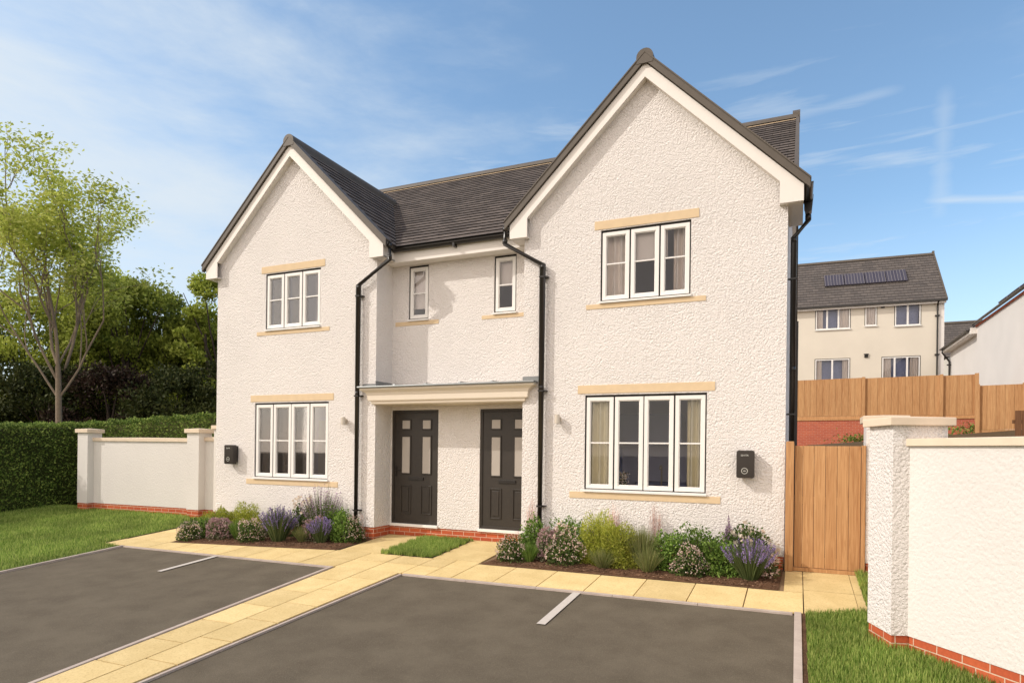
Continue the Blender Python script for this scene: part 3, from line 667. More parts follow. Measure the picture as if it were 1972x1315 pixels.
# main eaves over the recess
e = MB(); e.box((-BX + .0, .245, 4.77), (BX, .27, 4.98)); e.box((-BX, .27, 4.772), (BX, .5, 4.785)); e.build('fascia', M['smooth'], house)
def gutter_prof(c, z, sx=1, r=.055):
    out = [(c + r * math.cos(t), z + r * math.sin(t)) for t in np.linspace(math.pi, 2 * math.pi, 9)]
    inn = [(c + (r - .006) * math.cos(t), z + (r - .006) * math.sin(t)) for t in np.linspace(2 * math.pi, math.pi, 9)]
    return out, inn
def gutter(b, c, z, a0, a1, axis, r=.055):
    out, inn = gutter_prof(c, z, r=r); n = 9
    for prof, fl in ((out, 1), (inn, -1)):
        for i in range(n - 1):
            (p0, q0), (p1, q1) = prof[i], prof[i + 1]
            if axis == 'x': vs = [(a0, p0, q0), (a1, p0, q0), (a1, p1, q1), (a0, p1, q1)]
            else: vs = [(p0, a0, q0), (p0, a1, q0), (p1, a1, q1), (p1, a0, q1)]
            b.add(vs, [(0, 1, 2, 3)])
    ring = out + inn
    for a in (a0, a1):
        vs = [((a, p_, q_) if axis == 'x' else (p_, a, q_)) for p_, q_ in out]; b.add(vs, [tuple(range(n))])
gt = MB(); gutter(gt, .185, 4.995, -BX + .1, BX - .1, 'x'); gt.box((.02, .14, 4.90), (.06, .24, 4.99))
gt.build('gutter', M['black'], house, smooth=False)
for s in (-1, 1):
    gt = MB(); gutter(gt, s * (MX + 2.235), 5.03, -.14, .93, 'y'); gt.build('gutter', M['black'], house)
    gt = MB(); gutter(gt, s * (MX - 2.235), 5.03, -.14, .20, 'y'); gt.build('gutter', M['black'], house)
def downpipe(pts, brk, r=.034, collar=()):
    d = MB(); d.tube(pts, r, 14)
    for c in collar: d.tube([(c[0], c[1], c[2] - .035), (c[0], c[1], c[2] + .035)], r + .007, 14)
    o = d.build('downpipe', M['black'], house, smooth=False)
    me = o.data; me.polygons.foreach_set('use_smooth', [len(p_.vertices) == 4 for p_ in me.polygons])
    for x, y, z, dx, dy in brk:
        k = MB(); k.box((x - .045, y - .04, z - .012), (x + .045, y + .04, z + .012)); k.box((x + min(0, dx), y + min(0, dy) - .012, z - .012), (x + max(0, dx), y + max(0, dy) + .012, z + .012))
        k.build('pipe_bracket', M['black'], o)
    return o
for s in (-1, 1):
    xt, xb = s * 1.125, s * 1.79
    downpipe([(xt, -.075, 5.02), (xt, -.075, 4.74), (xb, -.075, 4.335), (xb, -.075, -.12)], [(xb, -.075, 4.14, .085, .075), (xb, -.075, 2.33, .085, .075), (xb, -.075, .5 if s > 0 else .26, .085, .075)],
             collar=[(xb, -.075, 4.3), (xt, -.075, 4.78), (xb, -.075, 2.38), (xt, -.075, 4.98)])
downpipe([(5.635, .56, 5.08), (5.635, .56, 4.74), (5.45, .5, 4.50), (5.45, .5, -.15)], [(5.45, .5, 3.9, -.08, 0), (5.45, .5, 1.95, -.08, 0)], collar=[(5.45, .5, 4.46), (5.635, .56, 4.78), (5.635, .56, 5.02), (5.45, .5, 2.6)])
hp = MB(); hp.prism([(5.57, 5.08), (5.70, 5.08), (5.68, 4.86), (5.60, 4.80)], .48, .64, 'y'); hp.build('rainwater_hopper', M['black'], house)
bh = MB(); bh.box((5.46, BY + .1, .1), (5.53, BY + .17, 4.95)); bh.build('rear_downpipe', M['black'], house)

# ---------------------------------------------------------------- windows
def arch_box(parent, name, x0, x1, y0, y1, z0, z1, m, bevel=0):
    b = MB(); b.box((x0, y0, z0), (x1, y1, z1)); return b.build(name, m, parent, bevel=bevel)
def frame_ring(b, x0, x1, z0, z1, y0, y1, t, tb=None):
    tb = tb or t
    b.box((x0, y0, z0), (x0 + t, y1, z1)); b.box((x1 - t, y0, z0), (x1, y1, z1))
    b.box((x0 + t, y0 + .0005, z0), (x1 - t, y1, z0 + tb)); b.box((x0 + t, y0 + .0005, z1 - t), (x1 - t, y1, z1))
def curtain_mesh(x0, x1, y, z0, z1, waves=6, amp=.03, flare=0):
    b = MB(); n = 48
    top = []; 
    for j, z in enumerate((z1, (z0 + z1) / 2, z0)):
        for i in range(n + 1):
            t = i / n; x = x0 + (x1 - x0) * t; yy = y + amp * math.sin(t * waves * 2 * math.pi) + .4 * amp * math.sin(t * waves * 4.7 + j)
            b.v.append((x, yy, z))
    for j in range(2):
        for i in range(n): a = j * (n + 1) + i; b.f.append((a, a + 1, a + n + 2, a + n + 1))
    return b
def window(x0, x1, z0, z1, y, nl, bar=.50, sill_stone=None, lintel=None, curtains=(), room=None, blind=None, blind2=None, parent=None, obscure=False, gapside=1):
    parent = parent or house
    yr = y + .035
    f = MB(); frame_ring(f, x0 + .006, x1 - .006, z0 + .03, z1 - .012, yr + .012, yr + .065, .028)
    lw = (x1 - x0 - .012) / nl
    fo = f.build('window', M['upvc'], parent)
    gk = MB(); frame_ring(gk, x0 - .0, x1 + .0, z0 + .03, z1, yr - .012, yr + .05, .018); gk.box((x0 + .018, yr - .010, z1 - .032), (x1 - .018, yr + .045, z1 - .018))  # black strips: real seal plus lintel and reveal shade built in as dark geometry
    for i in range(1, nl): gk.box((x0 + .006 + lw * i - .014, yr - .004, z0 + .03), (x0 + .006 + lw * i + .014, yr + .06, z1 - .012))
    gk.build('seal_and_shade', M['near_black'], fo)
    for i in range(nl):
        ga = .018 if i == 0 else (.010 if (nl == 4 and i == 2) else .014); gb = .018 if i == nl - 1 else (.010 if (nl == 4 and i == 1) else .014); a = x0 + .004 + lw * i + ga; c = x0 + .008 + lw * (i + 1) - gb; e, g = z0 + .040, z1 - .034; t = .056
        s_ = MB(); frame_ring(s_, a, c, e, g, yr - .018, yr + .03, t)
        # inner glazing bead
        frame_ring(s_, a + t, c - t, e + t, g - t, yr - .004, yr + .02, .012)
        zb_ = e + (g - e) * bar; s_.box((a + t, yr - .008, zb_ - .011), (c - t, yr + .012, zb_ + .011))
        so = s_.build('casement', M['upvc'], fo, bevel=.003)
        gl = MB(); gl.box((a + t + .002, yr + .006, e + t + .002), (c - t - .002, yr + .012, g - t - .002)); 
        gl.build('glass_pane', M['glass'], fo)
    si = MB(); si.prism([(y + .07, z0 - .002), (y - .035, z0 - .012), (y - .035, z0 + .016), (y + .07, z0 + .032)], x0 - .012, x1 + .012, 'x'); si.build('window_sill', M['upvc'], fo)
    if sill_stone:
        a, c, e, g = sill_stone; arch_box(fo, 'stone_sill', a, c, y - .008, y + .05, e, g, M['stone'], .003)
    if lintel:
        a, c, e, g = lintel; arch_box(fo, 'stone_lintel', a, c, y - .008, y + .05, e, g, M['stone'], .003)
    for (a, c, mm, wv) in curtains:
        curtain_mesh(a, c, y + .17, z0 - .02, z1 + .06, wv, .045).build('curtain', mm, fo, smooth=True)
    if blind:
        arch_box(fo, 'roller_blind', x0 + .03, x1 - .03, y + .12, y + .125, blind, z1, M['blind'])
    if blind2: arch_box(fo, 'roller_blind', blind2[0], blind2[1], y + .12, y + .125, blind2[2], z1 + .04, M['blind'])
    # the room behind
    if room:
        rx0, rx1, rz0, rz1, rd, back = room; b = MB(); b.keep = True
        ya, yb2 = y + .10, y + rd
        # floor, ceiling, back, sides (facing inward) and inner face around opening
        V = [(rx0, ya, rz0), (rx1, ya, rz0), (rx1, yb2, rz0), (rx0, yb2, rz0), (rx0, ya, rz1), (rx1, ya, rz1), (rx1, yb2, rz1), (rx0, yb2, rz1)]
        b.add(V, [(0, 1, 2, 3), (4, 7, 6, 5), (2, 1, 5, 6), (0, 3, 7, 4), (3, 2, 6, 7)])
        wall_holes(b, rx0, rx1, rz0, rz1, ya, [(x0, x1, z0 + .03, z1)], .001)
        b.build('room', M['room'], fo)
        b = MB(); b.box((x0 - .1, y + .095, z0 - .03), (x1 + .1, y + .28, z0 + .0)); b.build('inner_sill', M['upvc'], fo)
        if back:
            for (a, c, e, g, mm) in back: arch_box(fo, 'room_furniture', a, c, yb2 - .45, yb2 - .02, e, g, M[mm])
    return fo
C, CP = M['curtain'], M['curtain_pale']
window(*LW[:2], *LW[2:], 0, 4, sill_stone=(2.261, 4.530, .651, .752), lintel=(2.379, 4.439, 2.274, 2.404),
       curtains=[(2.50, 2.96, C, 4), (4.03, 4.32, C, 3)], room=(1.7, 5.2, .0, 2.4, 2.2, [(1.72, 2.28, .0, 2.3, 'curtain_pale'), (2.28, 2.55, .0, 1.45, 'blue_unit'), (2.3, 3.7, 1.5, 2.05, 'room_dark'), (2.9, 4.2, 0, .85, 'room_dark')]))
window(-LW[1], -LW[0], LW[2], LW[3], 0, 4, sill_stone=(-4.530, -2.261, .651, .752), lintel=(-4.439, -2.379, 2.274, 2.404),
       curtains=[(-4.30, -4.10, CP, 2), (-3.78, -3.40, CP, 4)], room=(-5.2, -1.7, .0, 2.4, 2.4, [(-4.4, -3.6, .0, 2.0, 'upvc'), (-3.2, -2.4, 0, .9, 'room_dark')]))
window(*UW, 0, 3, bar=.53, sill_stone=(2.497, 4.298, 3.577, 3.652), lintel=(2.619, 4.189, 4.797, 4.929),
       curtains=[(2.72, 3.14, CP, 4), (3.80, 4.06, CP, 3)], blind2=(3.18, 3.72, 4.30), room=(2.0, 5.1, 2.8, 4.94, 2.2, [(2.3, 3.5, 2.8, 4.0, 'room_dark')]))
window(-UW[1], -UW[0], UW[2], UW[3], 0, 3, bar=.53, sill_stone=(-4.298, -2.497, 3.577, 3.652), lintel=(-4.189, -2.619, 4.797, 4.929),
       curtains=[(-4.06, -3.72, C, 3), (-3.58, -3.25, C, 3), (-3.0, -2.72, CP, 3)], room=(-5.1, -2.0, 2.8, 4.94, 2.6, None))
window(-SW[1], -SW[0], SW[2], SW[3], .5, 1, bar=.49, sill_stone=(-1.37, -.441, 3.66, 3.735), blind=3.98, room=(-1.3, -.3, 2.8, 4.94, 1.6, None))
window(SW[0], SW[1], SW[2], SW[3], .5, 1, bar=.49, sill_stone=(.432, 1.243, 3.668, 3.735), blind=4.25, room=(.3, 1.3, 2.8, 4.94, 1.6, None))

# ---------------------------------------------------------------- doors
def door(x0, x1, hs, label):
    y = .5; z0, z1 = 0., 2.1
    W_, H = x1 - x0, z1 - z0
    b = MB(); frame_ring(b, x0 + .001, x1 - .001, z0 - .0, z1 - .001, y + .02, y + .07, .045)
    d = b.build('door', M['door'], house, bevel=.003); d['label'] = label
    lf = MB(); lf.box((x0 + .048, y + .035, .008), (x1 - .048, y + .075, z1 - .05)); lf.build('door_leaf', M['door'], d)
    fx = lambda t: x0 + W_ * t; fz = lambda t: z1 - H * t
    for (a, c) in ((.215, .385), (.655, .825)):
        for (e, g) in ((.165, .09), (.555, .235)):
            m_ = MB(); frame_ring(m_, fx(a) - .02, fx(c) + .02, fz(e) - .02, fz(g) + .02, y + .018, y + .04, .022); m_.build('glazing_moulding', M['door'], d, bevel=.004)
            q = MB(); q.box((fx(a), y + .026, fz(e)), (fx(c), y + .036, fz(g))); q.build('frosted_pane', M['frost'], d)
        m_ = MB(); frame_ring(m_, fx(a) - .03, fx(c) + .03, fz(.915), fz(.66), y + .02, y + .04, .022)
        m_.prism([(fx(a) + .02, fz(.915) + .05), (fx(c) - .02, fz(.915) + .05), (fx(c) - .02, fz(.66) - .05), (fx(a) + .02, fz(.66) - .05)], y + .024, y + .04, 'y'); m_.build('raised_panel', M['door'], d, bevel=.005)
    q = MB(); q.box((fx(.36), y + .018, fz(.617)), (fx(.68), y + .036, fz(.588))); q.build('letter_plate', M['black'], d, bevel=.004)
    hx = fx(.085) if hs < 0 else fx(.915)
    q = MB(); q.box((hx - .015, y + .016, fz(.585)), (hx + .015, y + .036, fz(.495))); q.tube([(hx, y - .01, fz(.53)), (hx - hs * .11, y - .01, fz(.53))], .009, 8); q.tube([(hx, y + .03, fz(.53)), (hx, y - .015, fz(.53))], .009, 8); q.build('handle', M['black'], d)
    q = MB(); q.box((x0 - .012, y - .03, -.05), (x1 + .012, y + .08, .0)); q.build('threshold', M['upvc'], d, bevel=.004)
door(-DR[1] , -DR[0], -1, 'dark brown door on the left of the shared porch')
door(DR[0], DR[1], 1, 'dark brown door on the right of the shared porch')
# ---------------------------------------------------------------- porch canopy
cn = MB()
prof = [(-.035, 2.17), (-.05, 2.19), (-.05, 2.225), (-.075, 2.235), (-.08, 2.25), (-.085, 2.33), (-.10, 2.38), (-.13, 2.41), (-.15, 2.43), (-.15, 2.465)]
xl = [1.47 - p_[0] * 0 + (-p_[0] - .035) * 1.9 for p_ in prof]
for i in range(len(prof) - 1):
    (y0, z0), (y1, z1) = prof[i], prof[i + 1]; a, c = xl[i], xl[i + 1]
    cn.add([(-a, y0, z0), (a, y0, z0), (c, y1, z1), (-c, y1, z1)], [(0, 1, 2, 3)])
    for s in (-1, 1): cn.add([(s * a, y0, z0), (s * a, .0, z0), (s * c, .0, z1), (s * c, y1, z1)], [(0, 1, 2, 3)])
cn.add([(-xl[0], prof[0][0], 2.17), (xl[0], prof[0][0], 2.17), (xl[0], 0, 2.17), (-xl[0], 0, 2.17)], [(0, 1, 2, 3)])
cn.box((-BX, -.0, 2.172), (BX, .498, 2.19))
cn.add([(-xl[-1], -.15, 2.465), (xl[-1], -.15, 2.465), (xl[-1], 0, 2.466), (-xl[-1], 0, 2.466)], [(0, 1, 2, 3)])
can = cn.build('porch_canopy', M['canopy'], house)
ld = MB(); ld.prism([(-.17, 2.468), (-.17, 2.492), (-.0, 2.50), (.498, 2.53), (.498, 2.47)], -BX + .002, BX - .002, 'x')
for s in (-1, 1): ld.box((s * BX, -.17, 2.468), (s * 1.70, -.002, 2.494))
ld.tube([(-1.72, -.165, 2.476), (1.70, -.165, 2.476)], .02, 8)
for x in (-.95, -.32, .35, .95): ld.prism([(-.16, 2.49), (-.15, 2.515), (.49, 2.548), (.49, 2.52)], x - .02, x + .02, 'x')
ld.build('lead_roof', M['lead'], can)
fl = MB(); fl.box((BX + .0, -.012, 2.49), (1.72, -.004, 2.575)); fl.build('lead_flashing', M['lead'], can)
fl = MB(); fl.box((-1.72, -.012, 2.49), (-BX + .004, -.004, 2.55)); fl.box((-BX + .012, -.012, 2.49), (-BX + .004, .49, 2.60)); fl.build('lead_flashing', M['lead'], can)

# ---------------------------------------------------------------- chargers, lamps
def text_mesh(name, txt, size, loc, m, parent):
    cu = bpy.data.curves.new(name, 'FONT'); cu.body = txt; cu.size = size; cu.align_x = 'CENTER'; cu.align_y = 'CENTER'; cu.extrude = .0006
    to = bpy.data.objects.new(name, cu); sc.collection.objects.link(to); bpy.context.view_layer.update()
    dg = bpy.context.evaluated_depsgraph_get(); me = bpy.data.meshes.new_from_object(to.evaluated_get(dg)); bpy.data.objects.remove(to)
    me.materials.clear(); me.materials.append(m)
    me.transform(Matrix.Translation(loc) @ Matrix.Rotation(R(90), 4, 'X'))
    o = bpy.data.objects.new(name, me); sc.collection.objects.link(o); o.parent = parent; o.matrix_parent_inverse = Matrix.Translation(-parent.location); return o
def charger(xc, label):
    e_ = empty('wall_charger', (xc, 0, 1.04)); tag(e_, label, 'charger', 'car chargers on the house front')
    b = MB(); w_, h_ = .118, .385; z0 = 1.035; rr = .03
    def rr_poly(w2, z0, z1, r): 
        out = []
        for cx, cz, a0 in ((w2 - r, z1 - r, 0), (-w2 + r, z1 - r, 90), (-w2 + r, z0 + r, 180), (w2 - r, z0 + r, 270)):
            for t in range(0, 91, 18): out.append((xc + cx + r * math.cos(R(a0 + t)), cz + r * math.sin(R(a0 + t))))
        return out
    b.prism(rr_poly(w_, z0, z0 + h_, rr), -.15, -.045, 'y'); b.build('case', M['charger'], e_, bevel=.008)
    b = MB(); b.prism(rr_poly(w_ - .012, z0 + .03, z0 + h_ - .02, rr * .6), -.045, -.001, 'y'); b.build('back_plate', M['black'], e_)
    b = MB(); zc = z0 + .10; n = 28
    for r0, r1 in ((.036, .043),):
        for i in range(n):
            t0, t1 = 2 * math.pi * i / n, 2 * math.pi * (i + 1) / n
            b.add([(xc - .01 + r_ * math.cos(t), -.1515, zc + r_ * math.sin(t)) for r_, t in ((r0, t0), (r1, t0), (r1, t1), (r0, t1))], [(0, 1, 2, 3)])
    b.box((xc - .03, -.1515, zc - .004), (xc + .01, -.1505, zc + .004)); b.box((xc - .014, -.1515, zc - .008), (xc - .006, -.1506, zc + .008))
    b.build('ring_logo', M['mark'], e_)  # pale ring logo printed on the case
    text_mesh('lettering', 'SEVITR', .034, (xc - .01, -.1512, z0 + .315), M['mark'], e_)
charger(4.87, 'black wall charger beside the right ground floor window'); charger(-4.865, 'black wall charger near the left corner of the house')
def lamp(xc, label):
    e_ = empty('wall_lamp', (xc, 0, 1.88)); tag(e_, label, 'wall lamp', 'outside lamps by the porch')
    b = MB(); b.tube([(xc, -.085, 1.81), (xc, -.085, 1.95)], .042, 18); o = b.build('lamp_body', M['chrome'], e_, bevel=.003)
    b = MB(); b.tube([(xc, -.0, 1.88), (xc, -.03, 1.88)], .045, 18); b.tube([(xc, -.03, 1.88), (xc, -.06, 1.88)], .014, 10); b.build('wall_plate', M['chrome'], e_)
    b = MB(); b.tube([(xc, -.075, 1.797), (xc, -.075, 1.7995)], .025, 18); b.tube([(xc, -.075, 1.9505), (xc, -.075, 1.953)], .025, 18); b.build('lamp_lens', M['frost'], e_)
lamp(2.07, 'small white cylinder lamp right of the porch'); lamp(-2.09, 'small white cylinder lamp left of the porch')

# sill objects
e_ = empty('flower_vase', (3.06, .2, .77)); tag(e_, 'small vase of pale flowers inside the right lower window', 'vase')
b = MB(); b.tube([(3.06, .2, .77), (3.06, .2, .80), (3.06, .2, .84), (3.06, .2, .87)], [.025, .036, .03, .018], 12); b.build('vase', M['ceramic'], e_, smooth=True)
P = rng.normal(size=(160, 3)) * (.045, .035, .06) + (3.06, .2, .97); rawmesh('flowers', leaf_quads(P, .028, .8), None, M['petal_white'], e_)
P = rng.normal(size=(80, 3)) * (.04, .03, .06) + (3.06, .2, .93); rawmesh('leaves', leaf_quads(P, .04, .4), None, M['leaf_dark'], e_)
e_ = empty('kitchen_tap', (3.52, .9, .95)); tag(e_, 'chrome kitchen tap seen through the right lower window', 'tap')
b = MB(); b.tube([(3.52, .9, .80), (3.52, .9, 1.12), (3.52, .86, 1.16), (3.52, .80, 1.15), (3.52, .78, 1.10)], .014, 10); b.build('spout', M['chrome'], e_, smooth=True)
b = MB(); b.box((3.2, .7, .0), (4.9, 1.2, .80)); b.build('worktop_unit', M['room_dark'], e_)

# ------------------------------------------------------------------ boundary walls
def cap(b, pts, z0, z1, over, rise=.02):
    c = np.mean(pts, 0); P = []
    n = len(pts)
    def off(pts, o):
        out = []
        for i in range(n):
            p0, p1, p2 = np.array(pts[i - 1]), np.array(pts[i]), np.array(pts[(i + 1) % n])
            d1 = (p1 - p0) / np.linalg.norm(p1 - p0); d2 = (p2 - p1) / np.linalg.norm(p2 - p1); n1 = np.array([d1[1], -d1[0]]); n2 = np.array([d2[1], -d2[0]])
            m = (n1 + n2); m = m / (1 + n1 @ n2); out.append(tuple(p1 + m * o))
        return out
    q = off(pts, over); v = [(x, y, z0) for x, y in q] + [(x, y, z1 - rise) for x, y in q] + [(c[0], c[1], z1)]
    b.add(v, [tuple(range(n))[::-1]] + [(i, (i + 1) % n, (i + 1) % n + n, i + n) for i in range(n)] + [(i + n, (i + 1) % n + n, 2 * n) for i in range(n)])
def poly_wall(b, pts, z0, z1):
    n = len(pts); b.add([(x, y, z0) for x, y in pts] + [(x, y, z1) for x, y in pts], [tuple(range(n))[::-1], tuple(range(n, 2 * n))] + [(i, (i + 1) % n, (i + 1) % n + n, i + n) for i in range(n)])
def rot_rect(cx, cy, w, d, ang): # ccw corners, centre
    c, s = math.cos(ang), math.sin(ang); return [(cx + c * x - s * y, cy + s * x + c * y) for x, y in ((-w / 2, -d / 2), (w / 2, -d / 2), (w / 2, d / 2), (-w / 2, d / 2))]
def shrink(pts, o):
    n = len(pts); out = []
    for i in range(n):
        p0, p1, p2 = np.array(pts[i - 1]), np.array(pts[i]), np.array(pts[(i + 1) % n])
        d1 = (p1 - p0) / np.linalg.norm(p1 - p0); d2 = (p2 - p1) / np.linalg.norm(p2 - p1); n1 = np.array([d1[1], -d1[0]]); n2 = np.array([d2[1], -d2[0]]); m = (n1 + n2) / (1 + n1 @ n2); out.append(tuple(p1 - m * o))
    return out
def pier(parent, pts, zg, zp, zt, ztop, m):
    b = MB(); poly_wall(b, pts, zp, zt); o = b.build('pier', m, parent)
    c = MB(); cap(c, pts, zt, ztop, .045); c.build('pier_cap', M['coping'], o, bevel=.006)
    c = MB(); poly_wall(c, shrink(pts, .008), zg, zp + .002); c.build('pier_base', M['brick'], o); return o
def wall_panel(parent, pts, zg, zp, zt, zc, m, over=.035):
    b = MB(); poly_wall(b, pts, zp, zt); b.build('wall_panel', m, parent)
    b = MB(); poly_wall(b, shrink(pts, .008), zg, zp + .002); b.build('brick_base', M['brick'], parent)
    b = MB(); cap(b, pts, zt, zc, over, .012); b.build('coping', M['coping'], parent, bevel=.004)
lw_ = empty('boundary_wall', (-8.5, .7, -.2)); tag(lw_, 'white rendered garden wall with piers beside the hedge, left of the house', 'garden wall')
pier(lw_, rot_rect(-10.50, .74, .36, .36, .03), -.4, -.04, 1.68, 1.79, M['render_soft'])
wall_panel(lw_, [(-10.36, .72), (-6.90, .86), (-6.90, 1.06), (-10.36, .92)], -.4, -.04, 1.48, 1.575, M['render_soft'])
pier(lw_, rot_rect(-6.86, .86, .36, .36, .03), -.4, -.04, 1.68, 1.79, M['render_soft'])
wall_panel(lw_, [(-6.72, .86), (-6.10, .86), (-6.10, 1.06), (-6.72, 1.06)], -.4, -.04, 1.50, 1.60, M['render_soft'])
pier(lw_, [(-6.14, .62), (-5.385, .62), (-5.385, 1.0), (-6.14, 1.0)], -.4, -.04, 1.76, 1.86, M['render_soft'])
rw_ = empty('boundary_wall', (6.5, -2.5, -.2)); tag(rw_, 'tall white rendered wall with stone capped piers, right foreground', 'garden wall')
pier(rw_, [(6.36, .0), (6.80, .0), (6.80, .42), (6.36, .42)], -.4, -.045, 1.80, 1.91, M['render'])
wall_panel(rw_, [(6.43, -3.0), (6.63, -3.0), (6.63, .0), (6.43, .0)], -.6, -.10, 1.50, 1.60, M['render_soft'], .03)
pa, pb, pc = np.array([6.165, -2.96]), np.array([6.273, -3.284]), np.array([6.393, -3.252])
u1 = (pa - pb) / np.linalg.norm(pa - pb); u2 = np.array([-u1[1], u1[0]]) * -1
u2 = np.array([u1[1], -u1[0]]);
if u2[0] < 0: u2 = -u2
pw = .44
pier(rw_, [tuple(pb), tuple(pb + u2 * pw), tuple(pb + u2 * pw + u1 * pw), tuple(pb + u1 * pw)], -.7, -.155, 1.635, 1.725, M['render'])
wd = np.array([6.996 - 6.393, -4.035 + 3.252]); wd /= np.linalg.norm(wd); wnn = np.array([-wd[1], wd[0]])
ps = pb + u2 * .135
a0, a1 = ps, ps + wd * 5.5
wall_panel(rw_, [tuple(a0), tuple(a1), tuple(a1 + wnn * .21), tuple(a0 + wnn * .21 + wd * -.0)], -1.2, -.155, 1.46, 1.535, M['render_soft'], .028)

# ------------------------------------------------------------------ gate
g_ = empty('garden_gate', (5.9, 0, -.22)); tag(g_, 'orange timber boarded gate between the house and the white pier', 'gate')
b = MB(); b.box((5.385, -.06, -.22), (5.49, .045, 1.53)); b.prism([(5.385, 1.53), (5.49, 1.53), (5.485, 1.55), (5.39, 1.55)], -.058, .043, 'y'); b.build('gate_post', M['timber'], g_, bevel=.006)
b = MB(); n = 6; x = 5.50; wds = [.10, .14, .14, .14, .14, .14]
for wd_ in wds: b.box((x + .002, .005, -.16), (x + wd_ - .002, .027, 1.49 + rng.uniform(-.002, .002))); x += wd_
b.build('board_panel', M['timber'], g_, bevel=.003)
b = MB(); b.box((5.50, .028, -.12), (6.30, .07, -.02)); b.box((5.50, .028, .7), (6.30, .07, .8)); b.box((5.50, .028, 1.36), (6.30, .07, 1.46)); b.build('cross_rail', M['timber'], g_)
b = MB(); b.box((5.495, -.01, -.215), (6.33, .05, -.165)); b.build('gate_threshold', M['timber'], g_)
b = MB(); b.box((6.305, -.02, -.2), (6.355, .06, 1.50)); b.build('gate_post', M['timber'], g_, bevel=.004)

# ------------------------------------------------------------------ garden fences and retaining wall behind
def timber_fence(label, p0, p1, zt0, zt1, zb0, zb1, posts, h_extra=.05):
    e_ = empty('timber_fence', (p0[0], p0[1], zb0)); tag(e_, label, 'fence')
    P0, P1 = Vector((*p0, 0)), Vector((*p1, 0)); D = P1 - P0; L_ = D.length; d = D.normalized(); n_ = Vector((-d.y, d.x, 0))
    ts = [0] + list(posts) + [1]
    for a, c in zip(ts[:-1], ts[1:]):
        b = MB(); s0 = a * L_; s1 = c * L_; x = s0; alt = 0
        zt = (zt0 + (zt1 - zt0) * a); zb = zb0 + (zb1 - zb0) * a
        while x < s1 - .02:
            w_ = min(.125, s1 - x); q0 = P0 + d * x; q1 = P0 + d * (x + w_ + .012); k = n_ * .010; alt = 1 - alt; off = n_ * (.012 * alt + rng.uniform(-.002, .002))
            V = [q0 - k + off, q1 - k + off, q1 + k + off, q0 + k + off]; b.add([(v.x, v.y, zb + .2) for v in V] + [(v.x, v.y, zt) for v in V], [(0, 1, 5, 4), (1, 2, 6, 5), (2, 3, 7, 6), (3, 0, 4, 7), (4, 5, 6, 7)]); x += w_
        b.build('board_panel', M['timber'], e_)
        b = MB(); q0, q1 = P0 + d * s0, P0 + d * s1; k = n_ * .02
        V = [q0 - k, q1 - k, q1 + k, q0 + k]; b.add([(v.x, v.y, zb) for v in V] + [(v.x, v.y, zb + .19) for v in V], [(0, 1, 5, 4), (1, 2, 6, 5), (2, 3, 7, 6), (3, 0, 4, 7), (4, 5, 6, 7)]); b.build('gravel_board', M['timber'], e_)
    for t in ts:
        q = P0 + d * t * L_ - n_ * .03; b = MB(); zt = zt0 + (zt1 - zt0) * t; zb = zb0 + (zb1 - zb0) * t
        pts = rot_rect(q.x, q.y, .13, .13, math.atan2(d.y, d.x)); poly_wall(b, pts, zb - .05, zt + h_extra); b.build('post', M['timber'], e_)
timber_fence('long orange timber fence standing on the red brick retaining wall', (2.0, 22.4), (11.97, 20.88), 4.68, 4.57, 2.87, 2.78, (.33, .612, .885))
timber_fence('lower orange timber fence at the far right behind the white wall', (11.32, 17.66), (12.94, 17.25), 3.84, 3.82, 2.1, 2.1, (.78,))
rwl = empty('retaining_wall', (7, 21.6, 1.5)); tag(rwl, 'low red brick retaining wall below the long timber fence', 'retaining wall')
b = MB(); P0, P1 = Vector((2.0, 22.32, 0)), Vector((12.0, 20.8, 0)); dn = Vector((.15, .99, 0)) * .3
b.add([(v.x, v.y, z) for z in (.8, 2.84) for v in (P0, P1, P1 + dn, P0 + dn)], [(0, 1, 5, 4), (1, 2, 6, 5), (4, 5, 6, 7), (3, 0, 4, 7)]); b.build('brickwork', M['brick_far'], rwl)
b = MB(); b.add([(v.x, v.y - .03, z) for z in (2.84, 2.90) for v in (P0, P1, P1 + dn, P0 + dn)], [(0, 1, 5, 4), (1, 2, 6, 5), (4, 5, 6, 7), (3, 0, 4, 7), (3, 2, 1, 0)]); b.build('timber_sleeper', M['timber'], rwl)
e_ = empty('timber_post', (11.1, 12.5, 1.4)); tag(e_, 'dark brown timber screen at the far right edge above the wall', 'timber post')
b = MB()
for k in range(7): b.box((11.1 + k * .16, 12.5, 1.2), (11.1 + k * .16 + .145, 12.53, 2.66))
b.build('boards', M['timber_dark'], e_)
b = MB(); b.box((11.05, 12.54, 1.2), (12.3, 12.6, 1.3)); b.box((11.05, 12.54, 2.3), (12.3, 12.6, 2.4)); b.build('rail', M['timber_dark'], e_)

